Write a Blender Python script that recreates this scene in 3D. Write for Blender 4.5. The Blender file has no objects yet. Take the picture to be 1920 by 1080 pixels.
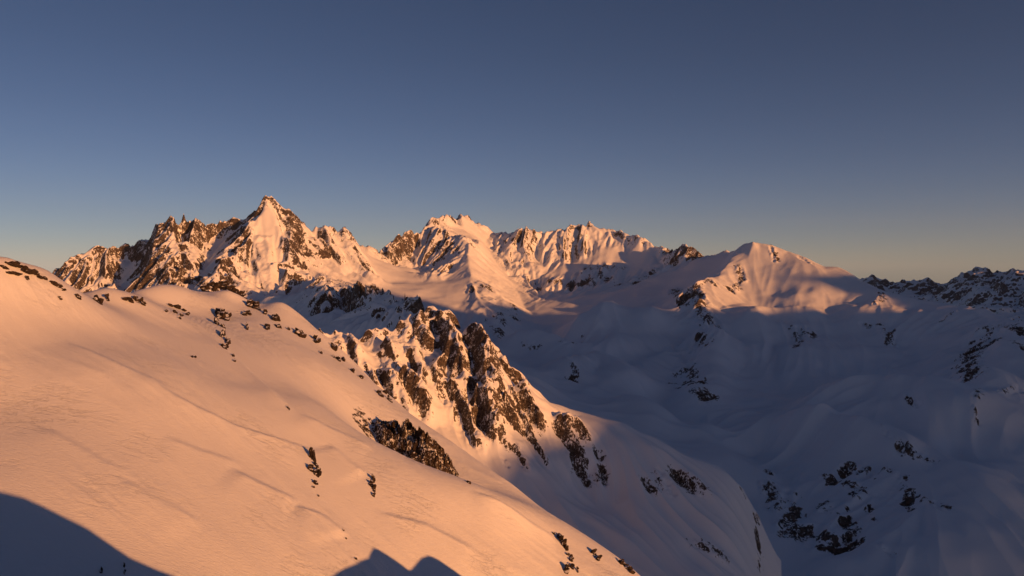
import bpy, math, random
import numpy as np
from mathutils import Vector
from mathutils.geometry import delaunay_2d_cdt

scene = bpy.context.scene
# ------------------------------------------------------------------ camera
IMG_W, IMG_H = 1920.0, 1080.0
HFOV = math.radians(66.0)
FPX = IMG_W / 2 / math.tan(HFOV / 2)
PITCH = math.radians(-1.55)
cam_data = bpy.data.cameras.new('camera')
cam_data.sensor_width = 36.0
cam_data.lens = 18.0 / math.tan(HFOV / 2)
cam_data.clip_start = 0.1
cam_data.clip_end = 90000.0
cam = bpy.data.objects.new('camera', cam_data)
scene.collection.objects.link(cam)
cam.location = (0, 0, 0)
cam.rotation_euler = (math.pi / 2 + PITCH, 0, 0)
scene.camera = cam
# ------------------------------------------------------------------ light
SUN_AZ = math.radians(47.0)        # sun stands behind the camera, this far round to the right
SUN_EL = math.radians(5.0)
TO_SUN = np.array([math.sin(SUN_AZ) * math.cos(SUN_EL), -math.cos(SUN_AZ) * math.cos(SUN_EL), math.sin(SUN_EL)])
sun_data = bpy.data.lights.new('sun', 'SUN')
sun_data.energy = 4.15
sun_data.angle = math.radians(0.45)
sun_data.color = (1.0, 0.40, 0.125)
sun = bpy.data.objects.new('sun', sun_data)
scene.collection.objects.link(sun)
sun.rotation_euler = Vector(-TO_SUN).to_track_quat('-Z', 'Y').to_euler()

world = bpy.data.worlds.new('World')
scene.world = world
world.use_nodes = True
wn = world.node_tree.nodes
wl = world.node_tree.links
for n in list(wn):
    wn.remove(n)
sky = wn.new('ShaderNodeTexSky')
sky.sky_type = 'NISHITA'
sky.sun_disc = False
sky.sun_elevation = SUN_EL
sky.sun_rotation = math.pi - SUN_AZ
sky.altitude = 2600.0
sky.air_density = 1.0
sky.dust_density = 2.5
sky.ozone_density = 1.5
bg = wn.new('ShaderNodeBackground')
bg.inputs['Strength'].default_value = 0.122
wo = wn.new('ShaderNodeOutputWorld')
# high, dry mountain air after sunset light: deeper towards the zenith, the same all the way round
tcw = wn.new('ShaderNodeTexCoord')
sepw = wn.new('ShaderNodeSeparateXYZ')
wl.new(tcw.outputs['Generated'], sepw.inputs[0])
ramp = wn.new('ShaderNodeValToRGB')
wl.new(sepw.outputs[2], ramp.inputs[0])
els = []
for p_ in (0.0, 0.008, 0.018, 0.03, 0.045, 0.065, 0.09, 0.13, 0.18, 0.25, 0.36, 1.0):
    r_ = 0.23 + 0.24 * math.exp(-p_ / 0.14) + 0.27 * math.exp(-p_ / 0.02)
    els.append((p_, (r_, r_ * 0.965, 0.283 + 0.375 * math.exp(-p_ / 0.14) + 0.50 * math.exp(-p_ / 0.02))))
cr = ramp.color_ramp
while len(cr.elements) < len(els):
    cr.elements.new(0.5)
for e, (p_, c_) in zip(cr.elements, els):
    e.position = p_
    e.color = c_ + (1.0,)
mulw = wn.new('ShaderNodeMix')
mulw.data_type = 'RGBA'
mulw.blend_type = 'MULTIPLY'
mulw.inputs[0].default_value = 1.0
wl.new(sky.outputs[0], mulw.inputs[6])
wl.new(ramp.outputs[0], mulw.inputs[7])
wl.new(mulw.outputs[2], bg.inputs['Color'])
wl.new(bg.outputs[0], wo.inputs['Surface'])
scene.cycles.diffuse_bounces = 8
scene.cycles.max_bounces = 12
scene.render.filter_size = 1.15
scene.view_settings.view_transform = 'Standard'
scene.view_settings.look = 'None'
scene.view_settings.exposure = 0.5
scene.view_settings.gamma = 1.0
scene.view_settings.use_curve_mapping = False

# ------------------------------------------------------------------ numeric helpers
RNG = np.random.default_rng(7)
_perm = np.random.default_rng(11).permutation(512)
PERM = np.concatenate([_perm, _perm, _perm])
_ang = np.random.default_rng(12).uniform(0, 2 * np.pi, 512)
GX, GY = np.cos(_ang), np.sin(_ang)


def noise(x, y, seed=0):
    x = np.asarray(x, float) + seed * 17.37
    y = np.asarray(y, float) + seed * 9.71
    xi = np.floor(x).astype(int)
    yi = np.floor(y).astype(int)
    xf, yf = x - xi, y - yi
    u = xf * xf * xf * (xf * (xf * 6 - 15) + 10)
    v = yf * yf * yf * (yf * (yf * 6 - 15) + 10)
    xi &= 511
    yi &= 511

    def g(ix, iy, dx, dy):
        h = PERM[PERM[ix & 511] + (iy & 511)]
        return GX[h] * dx + GY[h] * dy
    a = g(xi, yi, xf, yf)
    b = g(xi + 1, yi, xf - 1, yf)
    c = g(xi, yi + 1, xf, yf - 1)
    d = g(xi + 1, yi + 1, xf - 1, yf - 1)
    return (a + (b - a) * u + (c - a) * v + (a - b - c + d) * u * v) * 1.5


def fbm(x, y, octs=4, seed=0, gain=0.5):
    s, a = 0.0, 1.0
    for o in range(octs):
        s = s + a * noise(x * 2 ** o, y * 2 ** o, seed + o * 3)
        a *= gain
    return s


def ridged(x, y, octs=4, seed=0, gain=0.5):
    s, a, w = 0.0, 1.0, 1.0
    for o in range(octs):
        n = 1.0 - np.abs(noise(x * 2 ** o, y * 2 ** o, seed + o * 5))
        n = n * n * w
        s = s + a * n
        w = np.clip(n * 1.6, 0, 1)
        a *= gain
    return s - 1.0


def cells(x, y, seed=0):
    """angular block pattern: a random value per cell and the gap to the cell edge"""
    xi, yi = np.floor(x).astype(int), np.floor(y).astype(int)
    d1 = np.full(np.shape(x), 9.0)
    d2 = np.full(np.shape(x), 9.0)
    val = np.zeros(np.shape(x))
    for dx in (-1, 0, 1):
        for dy in (-1, 0, 1):
            cx, cy = xi + dx, yi + dy
            h = PERM[PERM[(cx + seed * 7) & 511] + (cy & 511)]
            fx, fy = cx + 0.5 + 0.42 * GX[h], cy + 0.5 + 0.42 * GY[h]
            d = np.abs(x - fx) + np.abs(y - fy)
            m = d < d1
            d2 = np.where(m, d1, np.minimum(d2, d))
            d1 = np.where(m, d, d1)
            val = np.where(m, (PERM[h + 37] & 255) / 255.0, val)
    return val, d2 - d1


def sstep(a, b, x):
    t = np.clip((x - a) / (b - a), 0, 1)
    return t * t * (3 - 2 * t)


CP, SP = math.cos(PITCH), math.sin(PITCH)


def ray(px, py):
    cx, cy = (px - IMG_W / 2) / FPX, (IMG_H / 2 - py) / FPX
    d = np.array([cx, CP - cy * SP, SP + cy * CP])
    return d / d[1]                     # unit step forward


def pt(px, py, D):
    return ray(px, py) * D


def project(x, y, z):
    dep = y * CP + z * SP
    up = -y * SP + z * CP
    return IMG_W / 2 + FPX * x / dep, IMG_H / 2 - FPX * up / dep


def blur(a, r):
    """three box passes of half width r cells"""
    r = int(r)
    if r < 1:
        return a
    for ax in (0, 1):
        for _ in range(3):
            p = [(0, 0), (0, 0)]
            p[ax] = (r + 1, r)
            b = np.pad(a, p, mode='edge').cumsum(axis=ax)
            n = a.shape[ax]
            hi = np.take(b, np.arange(2 * r + 1, 2 * r + 1 + n), axis=ax)
            lo = np.take(b, np.arange(0, n), axis=ax)
            a = (hi - lo) / (2 * r + 1)
    return a


class Raster:
    """regular height raster with smooth sampling"""

    def __init__(self, x0, x1, y0, y1, step):
        self.x0, self.y0, self.s = x0, y0, step
        self.nx, self.ny = int((x1 - x0) / step) + 1, int((y1 - y0) / step) + 1
        self.X, self.Y = np.meshgrid(x0 + np.arange(self.nx) * step, y0 + np.arange(self.ny) * step)

    def sample(self, a, x, y):
        fx = np.clip((x - self.x0) / self.s, 1, self.nx - 3.001)
        fy = np.clip((y - self.y0) / self.s, 1, self.ny - 3.001)
        ix, iy = fx.astype(int), fy.astype(int)
        tx, ty = fx - ix, fy - iy

        def w(t):
            t2, t3 = t * t, t * t * t
            return (-.5 * t + t2 - .5 * t3, 1 - 2.5 * t2 + 1.5 * t3, .5 * t + 2 * t2 - 1.5 * t3, -.5 * t2 + .5 * t3)
        wx, wy = w(tx), w(ty)
        out = 0.0
        for j in range(4):
            r = 0.0
            for i in range(4):
                r = r + wx[i] * a[iy + j - 1, ix + i - 1]
            out = out + wy[j] * r
        return out

    def tin(self, pts, vals):
        """linear interpolation of scattered points; vals (n,k)"""
        co = [Vector((p[0], p[1])) for p in pts]
        vo, _, fo, orig, _, _ = delaunay_2d_cdt(co, [], [], 0, 0.5)
        V = np.array([[v[0], v[1]] for v in vo])
        W = np.array([np.mean([vals[i] for i in o], axis=0) for o in orig])
        k = W.shape[1]
        out = np.zeros((k, self.ny, self.nx))
        for f in fo:
            A, B, C = V[f[0]], V[f[1]], V[f[2]]
            x0, x1 = min(A[0], B[0], C[0]), max(A[0], B[0], C[0])
            y0, y1 = min(A[1], B[1], C[1]), max(A[1], B[1], C[1])
            i0, i1 = max(0, int((x0 - self.x0) / self.s)), min(self.nx - 1, int((x1 - self.x0) / self.s) + 1)
            j0, j1 = max(0, int((y0 - self.y0) / self.s)), min(self.ny - 1, int((y1 - self.y0) / self.s) + 1)
            if i1 < i0 or j1 < j0:
                continue
            X, Y = self.X[j0:j1 + 1, i0:i1 + 1], self.Y[j0:j1 + 1, i0:i1 + 1]
            det = (B[1] - C[1]) * (A[0] - C[0]) + (C[0] - B[0]) * (A[1] - C[1])
            if abs(det) < 1e-9:
                continue
            l1 = ((B[1] - C[1]) * (X - C[0]) + (C[0] - B[0]) * (Y - C[1])) / det
            l2 = ((C[1] - A[1]) * (X - C[0]) + (A[0] - C[0]) * (Y - C[1])) / det
            l3 = 1 - l1 - l2
            m = (l1 >= -1e-6) & (l2 >= -1e-6) & (l3 >= -1e-6)
            for q in range(k):
                o = out[q, j0:j1 + 1, i0:i1 + 1]
                o[m] = (l1 * W[f[0], q] + l2 * W[f[1], q] + l3 * W[f[2], q])[m]
        return out


def flow_noise(ra, zs, wl, length, seed, nst=14):
    """noise smeared along the fall line: ribs and gullies. Unit deviation."""
    gy, gx = np.gradient(zs, ra.s)
    g = np.hypot(gx, gy) + 1e-6
    gx, gy = gx / g, gy / g
    base = noise(ra.X / wl, ra.Y / wl, seed) + 0.5 * noise(ra.X / wl * 2, ra.Y / wl * 2, seed + 1)
    J, I = np.meshgrid(np.arange(ra.nx, dtype=float), np.arange(ra.ny, dtype=float))
    acc = base.copy()
    tot = 1.0
    for sgn in (-1, 1):
        px, py = J.copy(), I.copy()
        for k in range(nst):
            ix = np.clip(np.rint(px), 0, ra.nx - 1).astype(np.int32)
            iy = np.clip(np.rint(py), 0, ra.ny - 1).astype(np.int32)
            h = sgn * length / nst / ra.s
            px += gx[iy, ix] * h
            py += gy[iy, ix] * h
            ix = np.clip(np.rint(px), 0, ra.nx - 1).astype(np.int32)
            iy = np.clip(np.rint(py), 0, ra.ny - 1).astype(np.int32)
            w = math.cos(0.5 * math.pi * (k + 1) / (nst + 1))
            acc += base[iy, ix] * w
            if sgn == 1:
                tot += 2 * w
    acc = blur(acc / tot, 1)
    return acc / acc.std()


def add_patches(ra, hfun, y0, y1, patches):
    """rocky patches named by two photo positions and a half width in photo pixels"""
    ra.rp = np.zeros_like(ra.z)
    for q in patches:
        st = (q[5] if len(q) > 5 else 0.6) + 0.12
        a, b = hit(q[0], q[1], hfun, y0, y1), hit(q[2], q[3], hfun, y0, y1)
        rad = 1.2 * q[4] * 0.5 * (a[1] + b[1]) / FPX
        lo, hi = np.minimum(a, b)[:2] - 4 * rad, np.maximum(a, b)[:2] + 4 * rad
        i0, i1 = max(0, int((lo[0] - ra.x0) / ra.s)), min(ra.nx, int((hi[0] - ra.x0) / ra.s) + 2)
        j0, j1 = max(0, int((lo[1] - ra.y0) / ra.s)), min(ra.ny, int((hi[1] - ra.y0) / ra.s) + 2)
        if i1 <= i0 or j1 <= j0:
            continue
        X, Y, Z = ra.X[j0:j1, i0:i1], ra.Y[j0:j1, i0:i1], ra.z[j0:j1, i0:i1]
        d = seg_dist(X, Y, Z, a, b)
        f = st * np.exp(-(d / (rad * 1.5)) ** 2)
        ra.rp[j0:j1, i0:i1] = np.maximum(ra.rp[j0:j1, i0:i1], f)


def tps(ctrl, X, Y, lam=0.0, scale=100.0):
    """thin plate spline through (x,y,z) rows"""
    c = np.array(ctrl, float)
    P = c[:, :2] / scale
    n = len(c)

    def U(r2):
        return 0.5 * r2 * np.log(r2 + 1e-12)
    d2 = ((P[:, None] - P[None]) ** 2).sum(-1)
    K = U(d2) + lam * np.eye(n)
    Q = np.hstack([np.ones((n, 1)), P])
    A = np.block([[K, Q], [Q.T, np.zeros((3, 3))]])
    w = np.linalg.solve(A, np.concatenate([c[:, 2], np.zeros(3)]))
    x, y = X / scale, Y / scale
    z = w[n] + w[n + 1] * x + w[n + 2] * y
    for i in range(n):
        z = z + w[i] * U((x - P[i, 0]) ** 2 + (y - P[i, 1]) ** 2)
    return z


def densify(line, step):
    """line of (px,py,D,...) -> world points every `step` metres with interpolated extras"""
    out = []
    W = [np.concatenate([pt(*l[:3]), np.array(l[3:], float)]) for l in line]
    for a, b in zip(W[:-1], W[1:]):
        n = max(1, int(np.hypot(*(b - a)[:2]) / step))
        for i in range(n):
            out.append(a + (b - a) * i / n)
    out.append(W[-1])
    return out


def hit(px, py, hfun, y0, y1, n=3000):
    """where the view ray through a photo position meets a height function"""
    d = ray(px, py)
    ys = np.geomspace(y0, y1, n)
    g = hfun(d[0] * ys, ys) - d[2] * ys
    k = np.argmax(g > 0)
    if g[k] <= 0:
        k = n - 1
    y = ys[k]
    return np.array([d[0] * y, y, d[2] * y])


def seg_dist(X, Y, Z, a, b):
    d = b - a
    L = max(1e-6, float(d @ d))
    t = np.clip(((X - a[0]) * d[0] + (Y - a[1]) * d[1] + (Z - a[2]) * d[2]) / L, 0, 1)
    return np.sqrt((X - a[0] - t * d[0]) ** 2 + (Y - a[1] - t * d[1]) ** 2 + (Z - a[2] - t * d[2]) ** 2)


# ------------------------------------------------------------------ materials
def nodes_of(mat):
    mat.use_nodes = True
    nt = mat.node_tree
    for n in list(nt.nodes):
        nt.nodes.remove(n)
    return nt


def new(nt, kind, **kw):
    n = nt.nodes.new(kind)
    for k, v in kw.items():
        if k in n.inputs.keys():
            n.inputs[k].default_value = v
        else:
            setattr(n, k, v)
    return n


def noise_node(nt, vec, scale, detail=4.0, rough=0.55, dim='3D'):
    n = new(nt, 'ShaderNodeTexNoise', Scale=scale, Detail=detail, Roughness=rough)
    nt.links.new(vec, n.inputs['Vector'])
    return n.outputs['Fac']


def math_node(nt, op, a, b=None, c=None):
    n = nt.nodes.new('ShaderNodeMath')
    n.operation = op
    for i, v in enumerate((a, b, c)):
        if v is None:
            continue
        if isinstance(v, (int, float)):
            n.inputs[i].default_value = v
        else:
            nt.links.new(v, n.inputs[i])
    return n.outputs[0]


def map_range(nt, v, a, b, c=0.0, d=1.0, smooth=True):
    n = nt.nodes.new('ShaderNodeMapRange')
    n.interpolation_type = 'SMOOTHSTEP' if smooth else 'LINEAR'
    nt.links.new(v, n.inputs[0])
    for i, q in enumerate((a, b, c, d)):
        n.inputs[i + 1].default_value = q
    return n.outputs[0]


def mix_col(nt, fac, a, b):
    n = nt.nodes.new('ShaderNodeMix')
    n.data_type = 'RGBA'
    for s, v in ((0, fac), (6, a), (7, b)):
        if isinstance(v, tuple):
            n.inputs[s].default_value = v + ((1.0,) if len(v) == 3 else ())
        elif isinstance(v, (int, float)):
            n.inputs[s].default_value = v
        else:
            nt.links.new(v, n.inputs[s])
    return n.outputs[2]


SNOW = (0.80, 0.82, 0.86)


def terrain_material(name, grain, mask_grain, mask_amp, bump_snow, bump_rock, rock_a=(0.034, 0.027, 0.023), rock_b=(0.135, 0.104, 0.083), streak=None):
    """snow and rock told apart by the per-vertex attribute `rock`, edges broken up by noise"""
    mat = bpy.data.materials.new(name)
    nt = nodes_of(mat)
    tc = new(nt, 'ShaderNodeNewGeometry')
    pos = tc.outputs['Position']
    at = new(nt, 'ShaderNodeAttribute', attribute_name='rock')
    am = new(nt, 'ShaderNodeMapping')
    am.inputs['Scale'].default_value = (1.0, 0.8, 0.5)
    nt.links.new(pos, am.inputs['Vector'])
    n1 = noise_node(nt, am.outputs[0], 1.0 / mask_grain, 5.0, 0.7)
    m = math_node(nt, 'ADD', at.outputs['Fac'], math_node(nt, 'MULTIPLY', math_node(nt, 'SUBTRACT', n1, 0.5), mask_amp))
    mask = map_range(nt, m, 0.44, 0.56)
    dn = noise_node(nt, am.outputs[0], 1.0 / (mask_grain * 0.55), 5.0, 0.7)
    lowf = noise_node(nt, pos, 1.0 / (mask_grain * 5.0), 2.0, 0.5)
    dn = math_node(nt, 'ADD', dn, math_node(nt, 'MULTIPLY', math_node(nt, 'SUBTRACT', lowf, 0.5), 0.55))
    dust_ = math_node(nt, 'SUBTRACT', 1.0, map_range(nt, dn, 0.56, 0.64))
    mask = math_node(nt, 'MULTIPLY', mask, dust_)
    rn = noise_node(nt, pos, 1.0 / grain, 6.0, 0.6)
    rcol = mix_col(nt, map_range(nt, rn, 0.35, 0.68), rock_a, rock_b)
    sn = noise_node(nt, pos, 1.0 / (grain * 9), 3.0, 0.5)
    scol = mix_col(nt, sn, (0.87, 0.895, 0.93), (0.91, 0.93, 0.95))
    col = mix_col(nt, mask, scol, rcol)
    if streak:
        mp = new(nt, 'ShaderNodeMapping')
        mp.inputs['Rotation'].default_value = (0, 0, streak[0])
        mp.inputs['Scale'].default_value = (1.0, streak[1], 1.0)
        nt.links.new(pos, mp.inputs['Vector'])
        sb = noise_node(nt, mp.outputs[0], 1.0 / streak[2], 5.0, 0.6)
    else:
        sb = noise_node(nt, pos, 1.0 / (grain * 3), 4.0, 0.5)
    rb = noise_node(nt, pos, 1.0 / grain, 6.0, 0.65)
    b1 = new(nt, 'ShaderNodeBump', Strength=1.0, Distance=bump_snow)
    if streak:
        # wind crust: little eroded steps along the contours of a stretched noise, in patches
        mp2 = new(nt, 'ShaderNodeMapping')
        mp2.inputs['Rotation'].default_value = (0, 0, math.radians(-12))
        mp2.inputs['Scale'].default_value = (1.0, 2.6, 1.0)
        nt.links.new(pos, mp2.inputs['Vector'])
        k1 = noise_node(nt, mp2.outputs[0], 1.0 / 3.2, 7.0, 0.62)
        st1 = map_range(nt, k1, 0.49, 0.515)
        st2 = map_range(nt, k1, 0.575, 0.595)
        patch = map_range(nt, noise_node(nt, pos, 1.0 / 18.0, 3.0, 0.5), 0.47, 0.66)
        steps = math_node(nt, 'MULTIPLY', math_node(nt, 'ADD', st1, st2), math_node(nt, 'MULTIPLY', patch, streak[3]))
        fine = noise_node(nt, mp.outputs[0], 1.0 / 0.16, 3.0, 0.6)
        sb = math_node(nt, 'ADD', math_node(nt, 'ADD', sb, steps), math_node(nt, 'MULTIPLY', fine, 0.22))
    nt.links.new(sb, b1.inputs['Height'])
    b2 = new(nt, 'ShaderNodeBump', Strength=1.0, Distance=bump_rock)
    nt.links.new(rb, b2.inputs['Height'])
    p1 = new(nt, 'ShaderNodeBsdfPrincipled', Roughness=0.62)
    p1.inputs['Specular IOR Level'].default_value = 0.25
    nt.links.new(scol, p1.inputs['Base Color'])
    nt.links.new(b1.outputs[0], p1.inputs['Normal'])
    p2 = new(nt, 'ShaderNodeBsdfPrincipled', Roughness=0.85)
    p2.inputs['Specular IOR Level'].default_value = 0.2
    nt.links.new(rcol, p2.inputs['Base Color'])
    nt.links.new(b2.outputs[0], p2.inputs['Normal'])
    mx = new(nt, 'ShaderNodeMixShader')
    nt.links.new(mask, mx.inputs[0])
    nt.links.new(p1.outputs[0], mx.inputs[1])
    nt.links.new(p2.outputs[0], mx.inputs[2])
    out = new(nt, 'ShaderNodeOutputMaterial')
    nt.links.new(mx.outputs[0], out.inputs['Surface'])
    return mat


# ------------------------------------------------------------------ terrain sheets
def grid_normals(X, Y, Z):
    dXi, dXj = np.gradient(X)
    dYi, dYj = np.gradient(Y)
    dZi, dZj = np.gradient(Z)
    n = np.stack([dYj * dZi - dZj * dYi, dZj * dXi - dXj * dZi, dXj * dYi - dYj * dXi], -1)
    n *= np.sign(n[..., 2:3]) + (n[..., 2:3] == 0)
    return n / (np.linalg.norm(n, axis=-1, keepdims=True) + 1e-12)


def grid_mesh(name, X, Y, Z, rock, mat, facemask=None, label=None):
    nr, nc = X.shape
    co = np.stack([X, Y, Z], -1).reshape(-1, 3)
    idx = np.arange(nr * nc).reshape(nr, nc)
    q = np.stack([idx[:-1, :-1], idx[:-1, 1:], idx[1:, 1:], idx[1:, :-1]], -1).reshape(-1, 4)
    nrm = None
    if facemask is not None:
        q = q[facemask.reshape(-1)]
        used = np.unique(q)
        remap = np.full(nr * nc, -1)
        remap[used] = np.arange(len(used))
        q = remap[q]
        co = co[used]
        rock = rock.reshape(-1)[used]
        nrm = grid_normals(X, Y, Z).reshape(-1, 3)[used]
    me = bpy.data.meshes.new(name)
    me.vertices.add(len(co))
    me.vertices.foreach_set('co', co.astype(np.float32).ravel())
    me.loops.add(q.size)
    me.loops.foreach_set('vertex_index', q.astype(np.int32).ravel())
    me.polygons.add(len(q))
    me.polygons.foreach_set('loop_start', np.arange(0, q.size, 4, dtype=np.int32))
    me.polygons.foreach_set('use_smooth', np.ones(len(q), bool))
    at = me.attributes.new('rock', 'FLOAT', 'POINT')
    at.data.foreach_set('value', np.clip(rock, -2, 3).astype(np.float32).ravel())
    me.materials.append(mat)
    me.update(calc_edges=True)
    if nrm is not None:
        me.normals_split_custom_set_from_vertices(nrm.astype(np.float32))
    ob = bpy.data.objects.new(name, me)
    scene.collection.objects.link(ob)
    ob['kind'] = 'structure'
    if label:
        ob['label'] = label
    return ob


def sheet_grid(hfun, ulim, ylim, ncol, nrow, base=0.06, coarse=(220, 1400)):
    """columns of constant bearing, rows packed where the slope shows most"""
    uc = np.linspace(ulim[0], ulim[1], coarse[0])
    yc = np.geomspace(ylim[0], ylim[1], coarse[1])
    U, Y = np.meshgrid(uc, yc)
    Z = hfun(U * Y, Y)
    v = Z / Y
    run = np.maximum.accumulate(v, axis=0)
    vis = (v >= run - 6.0 / FPX).astype(float)
    dv = np.abs(np.gradient(v, axis=0)) * FPX
    dens = vis * np.minimum(dv, 8) + base
    dens = blur(dens, 4)
    cum = np.cumsum(dens, axis=0)
    cum = (cum - cum[:1]) / (cum[-1:] - cum[:1])
    rows = np.linspace(0, 1, nrow)
    Yr = np.stack([np.interp(rows, cum[:, j], yc) for j in range(len(uc))], 1)
    uf = np.linspace(ulim[0], ulim[1], ncol)
    fj = np.interp(uf, uc, np.arange(len(uc)))
    j0 = np.clip(fj.astype(int), 0, len(uc) - 2)
    t = fj - j0
    Yf = Yr[:, j0] * (1 - t) + Yr[:, j0 + 1] * t
    Uf = np.broadcast_to(uf, Yf.shape)
    return Uf * Yf, Yf


def normals_z(X, Y, Z):
    """z component of the unit normal and the gradient on a grid"""
    dXi, dXj = np.gradient(X)
    dYi, dYj = np.gradient(Y)
    dZi, dZj = np.gradient(Z)
    nx = dYi * dZj - dZi * dYj
    ny = dZi * dXj - dXi * dZj
    nz = dXi * dYj - dYi * dXj
    L = np.sqrt(nx * nx + ny * ny + nz * nz) + 1e-12
    return np.abs(nz) / L


# ================================================================== far massifs and valley
def L(rock, *pts_):
    return [(p[0], p[1], p[2], p[3] if len(p) > 3 else rock) for p in pts_]


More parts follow.
